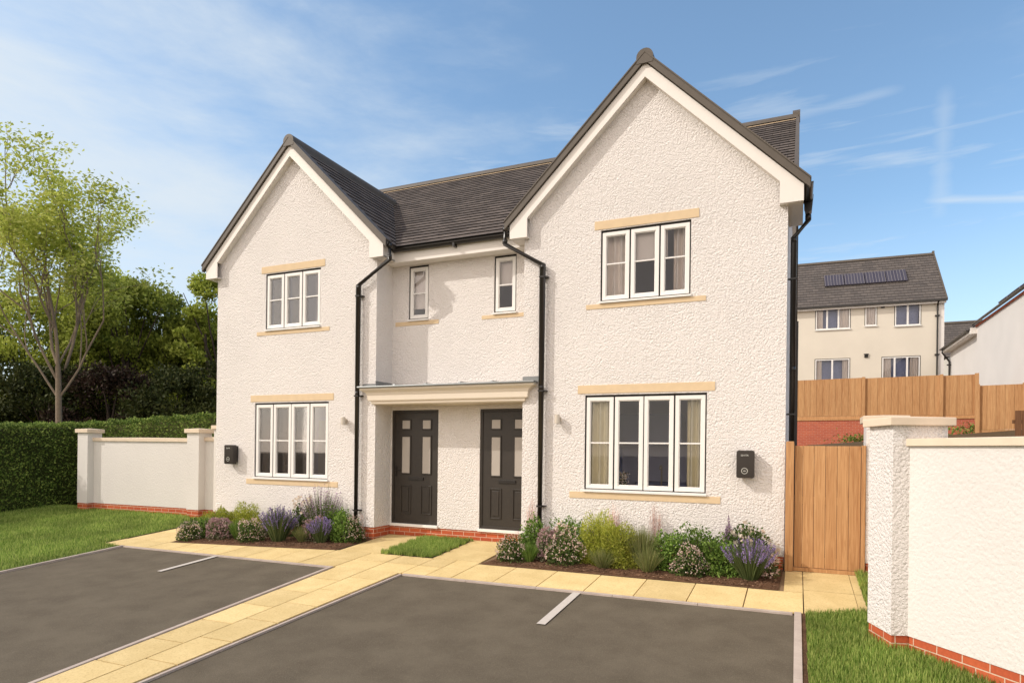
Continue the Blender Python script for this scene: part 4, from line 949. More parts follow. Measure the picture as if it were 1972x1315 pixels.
# ------------------------------------------------------------------ background houses
def far_window(parent, x0, x1, z0, z1, nl, T, door_=False, curt=None, interior='room_dark'):
    Tm = T
    def bb_(b, n, m, p_): 
        b.v = [tuple(Tm @ Vector(v)) for v in b.v]; return b.build(n, M[m], p_)
    f = MB(); frame_ring(f, x0, x1, z0, z1, -.03, .02, .06)
    lw = (x1 - x0) / nl
    for i in range(1, nl): f.box((x0 + lw * i - .05, -.03, z0 + .06), (x0 + lw * i + .05, .02, z1 - .06))
    f.box((x0 - .05, -.07, z0 - .06), (x1 + .05, .0, z0))
    fo = bb_(f, 'window', 'upvc', parent)
    g = MB(); frame_ring(g, x0 - .035, x1 + .035, z0 - .0, z1 + .045, -.012, .02, .034); bb_(g, 'seal_and_shade', 'near_black', fo)
    g = MB(); g.box((x0 + .05, -.006, z0 + .05), (x1 - .05, .0, z1 - .05)); bb_(g, 'glass_pane', 'glass', fo)
    g = MB(); g.box((x0 + .03, .35, z0 + .03), (x1 - .03, .38, z1 - .03)); bb_(g, 'room', 'room_dark', fo)
    if curt:
        for a, c in curt:
            g = curtain_mesh(x0 + (x1 - x0) * a, x0 + (x1 - x0) * c, .12, z0 + .05, z1 - .05, 3, .03); bb_(g, 'curtain', 'curtain_pale', fo)
    return fo
ang = R(2.5); A0 = Vector((13.41, 35.4, 0)); TA = Matrix.Translation(A0) @ Matrix.Rotation(ang, 4, 'Z')
hA = empty('detached_house', (13.41, 35.4, 4.2)); tag(hA, 'cream rendered two storey house with solar panels on its slate roof', 'house')
def bT(b, n, m, p_, T=TA, **k):
    b.v = [tuple(T @ Vector(v)) for v in b.v]; return b.build(n, M[m], p_, **k)
b = MB(); b.keep = True
holes = [(-6.88, -4.96, 9.15, 10.5), (-4.13, -3.52, 9.25, 10.5), (-2.54, -1.21, 9.15, 10.5), (-6.88, -4.96, 5.9, 7.28), (-3.19, -1.22, 5.2, 7.28)]
wall_holes(b, -14, 0, 3.5, 10.72, 0, holes, .38)
b.add([(0, 0, 3.5), (0, 6.2, 3.5), (0, 6.2, 10.7), (0, 3.1, 13.9), (0, 0, 10.7)], [(0, 1, 2, 3, 4)]); b.add([(-14, 6.2, 3.5), (-14, 0, 3.5), (-14, 0, 10.7), (-14, 3.1, 13.9), (-14, 6.2, 10.7)], [(0, 1, 2, 3, 4)]); b.add([(0, 6.2, 3.5), (-14, 6.2, 3.5), (-14, 6.2, 10.7), (0, 6.2, 10.7)], [(0, 1, 2, 3)])
bT(b, 'wall', 'render_cream', hA)
far_window(hA, *holes[0], 3, TA, curt=[(.03, .22), (.72, .97)]); far_window(hA, *holes[1], 1, TA, curt=[(.1, .9)]); far_window(hA, *holes[2], 2, TA)
far_window(hA, *holes[3], 2, TA, curt=[(.05, .2), (.8, .96)]); far_window(hA, *holes[4], 3, TA, curt=[(.03, .25), (.75, .97)])
b = MB(); SA = 1.06; hz = 10.66
slope_courses(b, (-14.05, -.25, hz - .1), (1, 0, 0), (0, 1, SA), [(0, 0), (14.13, 0), (14.13, 3.37 * math.sqrt(1 + SA * SA)), (0, 3.37 * math.sqrt(1 + SA * SA))], .28, .02)
slope_courses(b, (-14.05, 6.45, hz - .1), (1, 0, 0), (0, -1, SA), [(0, 0), (14.13, 0), (14.13, 3.37 * math.sqrt(1 + SA * SA)), (0, 3.37 * math.sqrt(1 + SA * SA))], .28, .02)
ro = bT(b, 'roof', 'slate_far', hA)
b = MB(); zr = hz - .1 + 3.37 * SA; b.prism([(3.0, zr - .05), (3.05, zr + .09), (3.2, zr + .09), (3.25, zr - .05)], -14.05, .08, 'x'); b.prism([(3.0, zr - .05), (3.05, zr + .2), (3.2, zr + .2), (3.25, zr - .05)], -.02, .1, 'x'); bT(b, 'ridge_tiles', 'verge', ro)
b = MB(); b.prism([(-.25, hz - .16), (3.12, zr - .08), (3.12, zr + .06), (-.25, hz - .04)], .04, .12, 'x'); bT(b, 'verge', 'verge', hA)
b = MB(); b.box((-14, -.22, hz - .14), (.05, -.18, hz - .32)); b.box((-14, -.18, hz - .3), (0.05, 0, hz - .27)); bT(b, 'fascia', 'smooth', hA)
b = MB(); b.box((-14, -.36, hz - .2), (.09, -.225, hz - .08)); bT(b, 'gutter', 'black', hA)
b = MB(); b.tube([(-.36, -.1, 4), (-.36, -.1, 10.2), (-.36, -.3, 10.5)], .045, 8); 
for z in (9.6, 7.3): b.box((-.48, -.12, z), (-.24, 0, z + .07))
bT(b, 'downpipe', 'black', hA)
b = MB(); b.box((-.28, -.03, 3.5), (.0, -.004, 10.38)); bT(b, 'corner_strip', 'smooth', hA)
for vx, vz in ((-3.2, 10.38), (-4.05, 7.42)):
    b = MB(); b.box((vx - .1, -.06, vz - .1), (vx + .1, 0, vz + .1)); b.box((vx - .13, -.075, vz + .08), (vx + .13, 0, vz + .12)); bT(b, 'wall_vent', 'near_black', hA)
sl = math.sqrt(1 + SA * SA); nrm = Vector((0, -SA, 1)) / sl; up_ = Vector((0, 1, SA)) / sl
for k in range(4):
    x0 = -6.3 + k * 1.16; b = MB(); b.uv = None
    def pt(x, t, h): o_ = Vector((x, -.25, hz - .1)) + up_ * t + nrm * h; return tuple(o_)
    t0, t1 = 2.05, 3.25
    V = [pt(x0, t0, .04), pt(x0 + 1.12, t0, .04), pt(x0 + 1.12, t1, .04), pt(x0, t1, .04), pt(x0, t0, .12), pt(x0 + 1.12, t0, .12), pt(x0 + 1.12, t1, .12), pt(x0, t1, .12)]
    b.add(V, [(0, 3, 2, 1), (4, 5, 6, 7), (0, 1, 5, 4), (1, 2, 6, 5), (2, 3, 7, 6), (3, 0, 4, 7)]); bT(b, 'solar_panel', 'pv', ro)

# house B on the right, eaves running towards the camera
hB = empty('terraced_house', (12.9, 24, 2.5)); tag(hB, 'white rendered house at the right edge with its roof sloping up out of frame', 'house')
b = MB(); b.keep = True
xb = 13.05
b.add([(xb, 31.6, 1), (xb, 25.6, 1), (xb, 25.6, 7.15), (xb, 31.6, 7.15)], [(0, 1, 2, 3)])
xn = 12.95
b.add([(xn, 25.6, 1), (xn, 12, 1), (xn, 12, 7.32), (xn, 25.6, 7.32)], [(0, 1, 2, 3)]); b.add([(xb, 25.6, 1), (xn, 25.6, 1), (xn, 25.6, 7.32), (xb, 25.6, 7.32)], [(0, 1, 2, 3)])
b.add([(xb, 31.6, 1), (xb + 8, 31.6, 1), (xb + 8, 31.6, 7.1), (xb + 4, 31.6, 10.1), (xb, 31.6, 7.1)], [(0, 4, 3, 2, 1)]); b.add([(xn, 12, 1), (xn + 8, 12, 1), (xn + 8, 12, 7.3), (xn + 4, 12, 10.4), (xn, 12, 7.3)], [(0, 1, 2, 3, 4)])
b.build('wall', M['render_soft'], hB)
b = MB(); SB = .78; sb = math.sqrt(1 + SB * SB)
slope_courses(b, (xb - .38, 31.8, 7.12), (0, -1, 0), (1, 0, SB), [(0, 0), (6.1, 0), (6.1, 4.4 * sb), (0, 4.4 * sb)], .28, .02)
slope_courses(b, (xn - .16, 25.75, 7.36), (0, -1, 0), (1, 0, SB), [(0, 0), (13.9, 0), (13.9, 4.2 * sb), (0, 4.2 * sb)], .28, .02)
rB = b.build('roof', M['slate_far'], hB)
for y0 in (23.0, 21.4):
    b = MB(); n_ = Vector((-SB, 0, 1)) / sb; u_ = Vector((1, 0, SB)) / sb
    def pt(y, t, h): return tuple(Vector((xn - .16, y, 7.36)) + u_ * t + n_ * h)
    V = [pt(y0, .5, .02), pt(y0 - 1.0, .5, .02), pt(y0 - 1.0, 1.5, .02), pt(y0, 1.5, .02), pt(y0, .5, .12), pt(y0 - 1., .5, .12), pt(y0 - 1., 1.5, .12), pt(y0, 1.5, .12)]
    b.add(V, [(4, 5, 6, 7), (0, 1, 5, 4), (1, 2, 6, 5), (2, 3, 7, 6), (3, 0, 4, 7)]); b.build('solar_panel', M['pv'], rB)
b = MB(); b.box((xb - .34, 25.75, 6.95), (xb - .30, 31.7, 7.12)); b.box((xb - .30, 25.75, 6.93), (xb, 31.7, 6.97)); b.box((xb - .34, 25.6, 6.93), (xb + .02, 25.74, 7.2)); b.build('fascia', M['smooth'], hB)
b = MB(); b.box((xn - .06, 12, 7.22), (xn - .005, 25.6, 7.30)); b.build('brick_eaves_course', M['brick_far'], hB)
b = MB(); gutter(b, xb - .42, 7.13, 25.8, 31.8, 'y', .07); b.build('gutter', M['black'], hB)
b = MB(); gutter(b, xn - .14, 7.37, 12, 25.7, 'y', .07); b.build('gutter', M['black'], hB)
b = MB(); b.tube([(xb - .42, 31.4, 7.1), (xb - .42, 31.4, 6.9), (xb - .08, 31.4, 6.4), (xb - .08, 31.4, 2)], .045, 8); b.box((xb - .2, 31.35, 6.2), (xb, 31.45, 6.26)); b.build('downpipe', M['black'], hB)
# house C further behind
hC = empty('distant_house', (20, 46, 5)); tag(hC, 'distant house with dark grey roof between the cream and white houses', 'house')
b = MB(); b.box((15.7, 46, 3), (30, 52, 8.6)); b.build('wall', M['render_cream'], hC)
b = MB(); slope_courses(b, (14.8, 45.7, 8.5), (1, 0, 0), (0, 1, 1.0), [(0, 0), (15, 0), (15, 4.2), (0, 4.2)], .28, .02); slope_courses(b, (14.8, 51.7, 8.5), (1, 0, 0), (0, -1, 1.0), [(0, 0), (15, 0), (15, 4.2), (0, 4.2)], .28, .02); rc = b.build('roof', M['slate_far'], hC)
b = MB(); b.prism([(48.5, 11.4), (48.6, 11.55), (48.8, 11.55), (48.9, 11.4)], 14.8, 29.8, 'x'); b.build('ridge_tiles', M['verge'], rc)

# ------------------------------------------------------------------ hedge
def hedge(label, line, w, ztops, n):
    e_ = empty('hedge', (line[0][0], line[0][1], -.2)); tag(e_, label, 'hedge')
    core = MB(); Ps = []; Us = []
    segs = list(zip(line[:-1], line[1:], ztops[:-1], ztops[1:])); tot = sum(math.dist(a, c) for a, c, _, _ in segs)
    for (x0, y0), (x1, y1), h0, h1 in segs:
        L_ = math.dist((x0, y0), (x1, y1)); d = np.array([x1 - x0, y1 - y0]) / L_; nn = np.array([-d[1], d[0]])
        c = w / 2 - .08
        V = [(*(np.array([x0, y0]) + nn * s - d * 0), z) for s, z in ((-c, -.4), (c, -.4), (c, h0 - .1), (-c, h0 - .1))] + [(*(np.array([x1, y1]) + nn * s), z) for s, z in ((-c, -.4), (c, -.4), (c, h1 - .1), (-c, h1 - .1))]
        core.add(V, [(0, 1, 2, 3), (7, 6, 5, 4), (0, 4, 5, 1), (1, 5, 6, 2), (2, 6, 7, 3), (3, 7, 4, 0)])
        m = int(n * L_ / tot); t = rng.uniform(0, 1, m); hz_ = (h0 + (h1 - h0) * t)
        per = rng.uniform(0, 1, m); H = 2.0; frac_top = w / (w + 2 * H)
        side = np.where(per < frac_top, 0, np.where(per < frac_top + (1 - frac_top) / 2, -1, 1))
        lat = np.where(side == 0, rng.uniform(-.5, .5, m) * w, side * w / 2); z = np.where(side == 0, hz_, rng.uniform(-.3, 1, m) * (hz_ - .02))
        # round the shoulder
        k = (side != 0); edge = np.clip((z - (hz_ - .22)) / .22, 0, 1); lat = np.where(k, lat * (1 - .28 * edge ** 2), lat)
        base = np.array([x0, y0])[None] + d[None] * (t * L_)[:, None] + nn[None] * lat[:, None]
        bump_ = .035 * np.sin(base[:, 0] * 7 + z * 9) * np.cos(base[:, 1] * 8 + z * 5)
        P = np.concatenate([base + nn[None] * (np.sign(lat) * bump_)[:, None], z[:, None] + bump_[:, None] * (side == 0)[:, None]], 1) + rng.normal(size=(m, 3)) * .025
        Ps.append(P); up = np.stack([nn[0] * np.sign(lat) * k, nn[1] * np.sign(lat) * k, np.where(k, .5, 1.)], 1); Us.append(up)
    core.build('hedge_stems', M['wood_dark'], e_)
    P = np.concatenate(Ps); U = np.concatenate(Us); rawmesh('hedge_leaves', leaf_quads(P, .062, .55, up=U, jit=.7), None, M['hedge'], e_)
hedge('long clipped green hedge running behind the white garden wall', [(-12.6, -7.5), (-12.5, -1.5), (-12.4, 2.35), (-9.4, 2.35), (-6.0, 2.35)], 1.0, [1.5, 1.76, 1.98, 2.10, 2.24], 90000)

# ------------------------------------------------------------------ trees
def limb(b, p, d, L_, r0, r1, seg=5, wob=.12, up=.05):
    pts = [Vector(p)]; d = Vector(d).normalized(); rs = [r0]
    for i in range(seg):
        d = (d + Vector(rng.normal(size=3)) * wob / seg ** .5 + Vector((0, 0, up * 1.6))).normalized(); pts.append(pts[-1] + d * L_ / seg); rs.append(r0 + (r1 - r0) * (i + 1) / seg)
    b.tube(pts, rs, 7 if r0 > .03 else 5, cap=False); return pts, d
def airy_tree(loc, label):
    e_ = empty('pale_tree', loc); tag(e_, label, 'tree')
    b = MB(); L0 = Vector(loc); tips = []
    trunk, d = limb(b, L0, (0, .0, 1), 4.0, .115, .075, 8, .05, .02)
    base = trunk[-1]
    def grow(p, d, L_, r, depth):
        pts, d2 = limb(b, p, d, L_, r, r * .62, 5, .22 if depth else .15, .05)
        if depth >= 4: tips.append((pts[-1], d2)); tips.append((pts[-2], d2)); tips.append((pts[-3], d2)); return
        if depth >= 2: tips.append((pts[-2], d2)); tips.append((pts[-1], d2))
        n_ = 3 if depth in (0, 2) else 2
        for k in range(n_):
            ax = Vector(rng.normal(size=3)); ax = (ax - d2 * ax.dot(d2)).normalized(); sp = rng.uniform(.25, .60)
            nd = (d2 * math.cos(sp) + ax * math.sin(sp)).normalized()
            i = -1 if k == 0 else int(rng.integers(2, 5))
            grow(pts[i], nd, L_ * rng.uniform(.52, .72), r * .60, depth + 1)
    rtv = Vector((math.cos(YAW), math.sin(YAW), 0)); fwv = Vector((-rtv.y, rtv.x, 0))
    for a, f_, L_, r in ((-1.1, .1, 3.1, .036), (-.75, -.25, 3.2, .042), (-.35, .25, 3.1, .048), (.06, -.1, 3.2, .055), (.48, .15, 3.3, .050), (1.0, .0, 3.1, .038), (.1, .55, 2.5, .036)):
        d = (Vector((0, 0, 1)) + rtv * a * .8 + fwv * f_ * .7).normalized(); grow(trunk[-1 if abs(a) < .45 else (-2 if abs(a) < .9 else -3)], d, L_ * .90, r, 0)
    b.build('trunk', M['bark'], e_, smooth=True)
    Ps = []
    for p_, d_ in tips:
        m = int(rng.integers(10, 20)); s = Vector(rng.normal(size=3)) * .3
        P = np.array(p_)[None] + rng.normal(size=(m, 3)) * (.27, .27, .055) + np.array(d_)[None] * rng.uniform(0, .3, (m, 1)); Ps.append(P)
    P = np.concatenate(Ps); rawmesh('crown', leaf_quads(P, .14, .45, up=np.array([0.9, .2, -.1]), jit=.55), None, M['young_leaf'], e_)
    return e_
def clump_tree(name, loc, h, rx, zlo, nl, m, label, cat='tree', leaf=.2, group=None, nclump=85, bark='bark_dark'):
    e_ = empty(name, loc); tag(e_, label, cat, group)
    L0 = Vector(loc); b = MB(); cen = []
    limb(b, L0, (0, 0, 1), h * .72, .17, .05, 7, .12, .02)
    for k in range(nclump):
        z = rng.uniform(0, 1); prof = math.sqrt(max(0, 1 - ((z - .40) / .62) ** 2)); a = rng.uniform(0, 2 * math.pi); rr = rx * prof * math.sqrt(rng.uniform(.15, 1))
        c = L0 + Vector((rr * math.cos(a), rr * math.sin(a), zlo + (h - zlo) * z)); cen.append((c, rng.uniform(.30, .55) * rx * .5))
        if k % 3 == 0:
            s0 = L0 + Vector((0, 0, max(.8, (zlo + (h - zlo) * z) * .55))); limb(b, s0, c - s0, (c - s0).length, .05, .015, 4, .15, .0)
    b.build('trunk', M[bark], e_, smooth=True)
    Ps = []; Us = []
    for c, r_ in cen:
        n_ = max(20, int(nl / nclump)); v = rng.normal(size=(n_, 3)); v /= np.linalg.norm(v, axis=1)[:, None]; rad = r_ * rng.uniform(.35, 1.45, n_)[:, None]
        Ps.append(np.array(c)[None] + v * rad * (1, 1, .72)); Us.append(v * .6 + (0, 0, .5))
    P = np.concatenate(Ps); U = np.concatenate(Us); rawmesh('crown', leaf_quads(P, leaf, .55, up=U, jit=.6), None, M[m], e_)
airy_tree((-15.4, 2.98, -.2), 'tall slender tree with sparse pale green spring leaves behind the hedge')
TR = [(-27.5, 5.6, 8.6, 2.9, 'wood_leaf', 'dense green tree at the far left edge of the woodland'),
      (-24.2, 6.9, 7.6, 2.6, 'wood_leaf2', 'bright green tree just left of the slender pale trunk'),
      (-25.2, 10.0, 8.6, 2.6, 'wood_leaf', 'dark tree showing behind the fork of the slender tree'),
      (-22.3, 8.9, 9.0, 2.6, 'wood_leaf2', 'light green spreading tree right of the slender pale tree'),
      (-20.2, 8.6, 8.3, 2.3, 'wood_leaf', 'mid green round crowned tree in the middle of the woodland'),
      (-20.2, 10.9, 8.2, 2.2, 'wood_leaf', 'lower dark tree next to the gap of sky'),
      (-18.6, 10.4, 6.9, 2.0, 'wood_leaf', 'short dark tree at the dip in the woodland skyline'),
      (-16.6, 10.0, 8.7, 1.55, 'wood_leaf2', 'upright green tree against the left edge of the house')]
for x, y, h, rx, m_, lb in TR: clump_tree('woodland_tree', (x, y, -.2), h, rx, 1.4, 26000, m_, lb, group='woodland trees behind the hedge', leaf=.15)
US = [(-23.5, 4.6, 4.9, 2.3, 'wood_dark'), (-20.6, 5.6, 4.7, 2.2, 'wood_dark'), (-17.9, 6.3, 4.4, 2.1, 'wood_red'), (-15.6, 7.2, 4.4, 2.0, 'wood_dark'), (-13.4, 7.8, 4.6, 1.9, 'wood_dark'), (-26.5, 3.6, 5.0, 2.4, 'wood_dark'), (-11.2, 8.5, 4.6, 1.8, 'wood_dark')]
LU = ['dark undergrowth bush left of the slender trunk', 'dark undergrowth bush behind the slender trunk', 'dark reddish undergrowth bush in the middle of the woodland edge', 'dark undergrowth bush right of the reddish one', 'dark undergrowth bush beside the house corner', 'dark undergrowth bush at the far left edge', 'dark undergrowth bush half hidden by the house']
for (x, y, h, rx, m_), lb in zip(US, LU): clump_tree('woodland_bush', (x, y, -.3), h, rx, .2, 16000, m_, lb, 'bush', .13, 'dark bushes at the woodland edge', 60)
# a far mass of wood behind, closing the view
V = []; 
P = np.stack([rng.uniform(-46, -16, 16000), rng.uniform(13, 19, 16000), rng.uniform(0, 1, 16000) ** 1.1 * 6.6], 1); P[:, 2] *= (.88 + .12 * np.sin(P[:, 0] * 1.3)); P[:, 1] -= P[:, 0] * .25 + 6
o = rawmesh('far_woodland', leaf_quads(P, .42, .6, up=np.array([0, -.6, .5]), jit=.8), None, M['wood_leaf']); tag(o, 'far mass of dark woodland behind the trees', 'woodland', kind='stuff')

# ------------------------------------------------------------------ bed plants
def dome(n, rx, ry, h, shell=.5):
    v = rng.normal(size=(n, 3)); v /= np.linalg.norm(v, axis=1)[:, None]; v[:, 2] = np.abs(v[:, 2])
    r_ = rng.uniform(shell, 1, n)[:, None]; ph = rng.uniform(0, 6, 3); lump = 1 + .16 * np.sin(v[:, :1] * 6 + ph[0]) * np.cos(v[:, 1:2] * 5 + ph[1]) + .10 * np.sin(v[:, 2:3] * 9 + ph[2])
    return v * r_ * lump * (rx, ry, h), v
def shrub(x, y, rx, ry, h, m_, label, flower=None, nf=0, nleaf=1500, leaf=.032, asp=.55, fsize=.014, cat='shrub', name='flowering_shrub', lift=0, fup=True):
    rx *= 1.12; ry *= 1.1; h *= 1.12; nleaf = int(nleaf * 1.3); nf = int(nf * 1.2)
    z = float(gp(x, y)) + .01; e_ = empty(name, (x, y, z)); tag(e_, label, cat)
    P, v = dome(nleaf, rx, ry, h); P = P + (x, y, z + lift)
    st = MB()
    for k in range(10):
        a = rng.uniform(0, 6.28); q = Vector((x + .5 * rx * math.cos(a), y + .5 * ry * math.sin(a), z + h * .7)); st.tube([(x, y, z - .02), (x + .2 * rx * math.cos(a), y + .2 * ry * math.sin(a), z + h * .3), q], .005, 5, cap=False)
    st.build('stems', M['bark_dark'], e_)
    rawmesh('foliage', leaf_quads(P, leaf, asp, up=v * .8 + (0, 0, .3), jit=.7), None, M[m_], e_)
    if flower:
        P, v = dome(nf, rx * 1.02, ry * 1.02, h * 1.03, .93); k = v[:, 2] > (.15 if fup else .0); P = P[k] + (x, y, z + lift)
        # each bloom = a few petals around its centre
        C5 = np.repeat(P, 5, axis=0) + rng.normal(size=(len(P) * 5, 3)) * fsize * .35
        rawmesh('flowers', leaf_quads(C5, fsize, .8), None, M[flower], e_)
def tuft(x, y, r_, h, n, m_, label, w=.006, lean=.9, name='ornamental_grass', cat='grass clump', flower=None, fl_lo=.55, fn=0, fw=.014, plume=None):
    r_ *= 1.12; h *= 1.14; n = int(n * 1.15)
    z = float(gp(x, y)) + .01; e_ = empty(name, (x, y, z)); tag(e_, label, cat)
    a = rng.uniform(0, 2 * np.pi, n); q = rng.uniform(0, 1, n) ** .6
    dirx, diry = np.cos(a), np.sin(a); H = h * rng.uniform(.72, 1.08, n) * (1 - .22 * q ** 2)
    P0 = np.stack([x + dirx * q * r_ * .25, y + diry * q * r_ * .25, np.full(n, z)], 1)
    def at(t): return P0 + np.stack([dirx * q * r_ * .78 * t ** 1.15 * lean, diry * q * r_ * .78 * t ** 1.15 * lean, H * (t - .08 * q * t ** 3)], 1)
    side = np.stack([-diry, dirx, np.zeros(n)], 1); th = rng.uniform(0, np.pi, n); side = side * np.cos(th)[:, None] + np.stack([dirx, diry, np.zeros(n)], 1) * np.sin(th)[:, None]
    ts = [0, .35, .7, 1.0]; ws = [w, w, w * .7, w * .15]; rows = []
    for t, ww in zip(ts, ws): c = at(t); rows += [c - side * ww / 2, c + side * ww / 2]
    V = np.stack(rows, 1).reshape(-1, 3); i = np.arange(n)[:, None] * 8; Fq = np.concatenate([i + np.array([[k, k + 1, k + 3, k + 2]]) for k in (0, 2, 4)], 0)
    rawmesh('blades', V, Fq, M[m_], e_)
    if flower:
        sel = rng.permutation(n)[:fn]; Ps = []; Us = []
        for t in np.linspace(fl_lo, 1.0, 8):
            c = at(t)[sel]; k = rng.uniform(0, 1, len(sel)) < .95; c = c[k]
            for rep in range(3): Ps.append(c + rng.normal(size=c.shape) * fw * .30); 
        P = np.concatenate(Ps); rawmesh('flower_spikes', leaf_quads(P, fw * 1.5, .55, up=np.array([0, 0, 1.2]), jit=.6), None, M[flower], e_)
SP = 'mounded shrub speckled with tiny pale pink flowers, '
# right bed
shrub(1.60, -.74, .23, .2, .36, 'leaf_dark', SP + 'at the left end of the right bed', 'petal_pink', 330, 1900)
shrub(1.78, -.30, .26, .2, .50, 'leaf_green', 'bright green leafy shrub behind the left speckled mound of the right bed', nleaf=1500, leaf=.045, name='leafy_shrub')
tuft(1.90, -.74, .16, .26, 500, 'leaf_green', 'short dark green grass clump between two flowering mounds, right bed')
shrub(2.12, -.52, .20, .2, .44, 'leaf_var', 'mauve flowered shrub left of the largest speckled mound', 'petal_mauve', 420, 1300, fsize=.022)
shrub(2.42, -.66, .27, .24, .47, 'leaf_dark', 'largest mound of tiny pink and white flowers, right bed', 'petal_pink', 420, 2300, fsize=.016)
shrub(2.32, -.20, .33, .17, .56, 'leaf_green', 'fresh green shrub against the wall below the right downpipe', nleaf=1500, leaf=.045, name='leafy_shrub')
shrub(2.86, -.40, .33, .27, .62, 'leaf_lime', 'big yellow green feathery bush, left half of the pair', nleaf=9000, leaf=.045, asp=.20, name='lime_shrub')
shrub(3.18, -.52, .33, .25, .56, 'leaf_lime', 'lower yellow green feathery bush, right half of the pair', nleaf=9000, leaf=.045, asp=.20, name='lime_shrub')
tuft(3.02, -.72, .26, .26, 420, 'straw', 'arching pale grass at the foot of the lime bushes')
tuft(3.52, -.50, .30, .52, 900, 'straw', 'tall brownish green grass right of the lime bushes')
tuft(3.66, -.74, .24, .32, 450, 'straw', 'short cream striped grass in front of the green shrubs')
for k, (x, y, h, lb) in enumerate([(3.92, -.46, .50, 'left one of three bright green leafy shrubs, right bed'), (4.24, -.34, .52, 'middle one of three bright green leafy shrubs, right bed'), (4.58, -.52, .50, 'right one of three bright green leafy shrubs, right bed')]):
    shrub(x, y, .27, .25, h, 'leaf_green', lb, nleaf=2300, leaf=.042, name='leafy_shrub')
shrub(4.22, -.72, .21, .17, .34, 'leaf_dark', 'low round speckled pink mound in front of the green shrubs', 'petal_pink', 330, 1700)
shrub(4.92, -.30, .34, .22, .58, 'leaf_dark', 'dark leaved bush with large cream pink blooms near the gate', 'petal_white', 90, 1900, leaf=.05, fsize=.05)
tuft(4.98, -.70, .32, .48, 420, 'leaf_grey', 'wide purple lavender clump nearest the gate', .008, 1.0, 'lavender', 'lavender', 'spike', .66, 120, .015)
tuft(4.66, -.18, .12, .62, 70, 'leaf_grey', 'slim pale lavender against the wall beside the cream blooms', .007, .5, 'lavender', 'lavender', 'spike_pale', .6, 50, .018)
shrub(5.22, -.56, .10, .1, .3, 'leaf_grey', 'small sprig of pink flowers beside the brick plinth near the gate', 'petal_pink', 60, 130, fsize=.03, leaf=.03)
for x, lb in ((1.66, 'left'), (3.0, 'middle'), (3.62, 'right')):
    tuft(x, -.10, .13, .74, 60, 'petal_mauve', 'wispy pink flower stems against the wall, ' + lb + ' one of three', .003, .6, 'wispy_flower', 'flower', 'petal_pink', .7, 40, .011)
# left bed
shrub(-4.70, -1.16, .22, .2, .32, 'leaf_dark', SP + 'at the left end of the left bed', 'petal_pink', 300, 1500)
shrub(-4.62, -.82, .30, .2, .36, 'leaf_green', 'dark green shrub at the left end of the left bed', nleaf=1500, leaf=.045, name='leafy_shrub')
shrub(-4.72, -.42, .38, .25, .46, 'leaf_lime', 'yellow green feathery bush, left one in the left bed', nleaf=6000, leaf=.05, asp=.22, name='lime_shrub')
shrub(-4.12, -.38, .38, .25, .48, 'leaf_lime', 'yellow green feathery bush, right one in the left bed', nleaf=6000, leaf=.05, asp=.22, name='lime_shrub')
shrub(-4.22, -.92, .27, .2, .37, 'leaf_var', 'mauve flowered mound left of the dark grass clump, left bed', 'petal_mauve', 420, 1300, fsize=.024)
tuft(-3.82, -.86, .18, .34, 450, 'leaf_green', 'upright dark green grass clump in the left bed')
shrub(-3.46, -.92, .24, .2, .37, 'leaf_dark', SP + 'left of the big lavender', 'petal_pink', 320, 1600)
shrub(-3.42, -.42, .28, .2, .44, 'leaf_var', 'variegated cream and green shrub behind the big lavender', nleaf=1300, leaf=.04, name='variegated_shrub')
tuft(-2.94, -.78, .34, .56, 520, 'leaf_grey', 'biggest deep purple lavender in the middle of the left bed', .010, .9, 'lavender', 'lavender', 'spike', .60, 130, .017)
shrub(-2.85, -.26, .25, .18, .60, 'leaf_dark', 'dark leaved bush with cream blooms behind the big lavender', 'petal_white', 45, 1000, leaf=.05, fsize=.05)
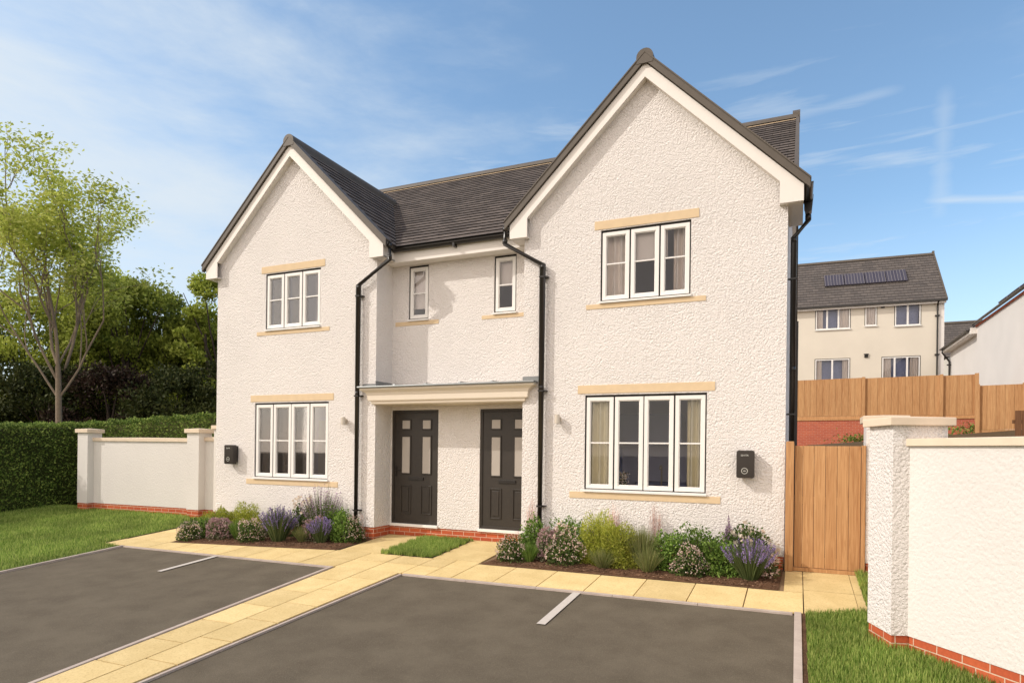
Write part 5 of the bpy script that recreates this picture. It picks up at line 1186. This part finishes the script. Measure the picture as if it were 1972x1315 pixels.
tuft(-2.42, -.24, .42, .84, 260, 'leaf_grey', 'tallest pale mauve lavender against the wall below the left window', .009, .8, 'lavender', 'lavender', 'spike_pale', .55, 80, .017)
tuft(-2.50, -.66, .2, .26, 420, 'straw', 'pale arching grass between the two lavenders in the left bed')
shrub(-2.30, -.50, .24, .2, .40, 'leaf_var', 'pale pink flowered mound behind the small lavender, left bed', 'petal_mauve', 300, 1000, fsize=.022)
tuft(-2.12, -.62, .24, .40, 360, 'leaf_grey', 'small lavender near the right end of the left bed', .009, .9, 'lavender', 'lavender', 'spike', .60, 100, .016)
for x, y, h, lb in ((-2.32, -.18, .52, 'left'), (-2.02, -.24, .50, 'middle'), (-1.82, -.40, .50, 'right')):
    shrub(x, y, .24, .2, h, 'leaf_green', 'fresh green shrub near the left downpipe, ' + lb + ' one of three', nleaf=1600, leaf=.042, name='leafy_shrub')
shrub(-1.62, -.32, .17, .2, .38, 'leaf_dark', SP + 'at the right end of the left bed', 'petal_pink', 280, 1100)
# chips on the mulch
cP = np.concatenate([chips(1.35, 5.3, -1.03, -.5, 2600), chips(-4.8, -1.6, -1.3, -.6, 2200)])
k = ~((cP[:, 0] < 0) & (cP[:, 1] < -1.36 + (cP[:, 0] + 4.88) * .128)); cP = cP[k]
V = leaf_quads(cP, .045, .4, up=np.array([0, 0, 0.0])); V[:, 2] = np.repeat(cP[:, 2], 4) + (V[:, 2] - np.repeat(cP[:, 2], 4)) * .25
barkm = leafmat('bark_chip', [(.08, .04, .025), (.18, .10, .06), (.30, .19, .12)], 0)
o = rawmesh('bark_chips', V, None, barkm); tag(o, 'brown bark chips covering the planting beds', 'bark mulch', kind='stuff')
# weeds behind the gate
for x, y, lb in ((7.9, 20.2, 'weeds growing at the foot of the brick wall above the gate'), (11.5, 19.2, 'tuft of weeds at the far fence post')):
    z = float(terrain(np.array(x), np.array(y))); e_ = empty('weed_clump', (x, y, z)); tag(e_, lb, 'weeds')
    P = rng.normal(size=(420, 3)) * (.5, .2, .12) + (x, y, z + .12); rawmesh('foliage', leaf_quads(P, .12, .35, up=np.array([0, 0, .8])), None, M['leaf_green'], e_)
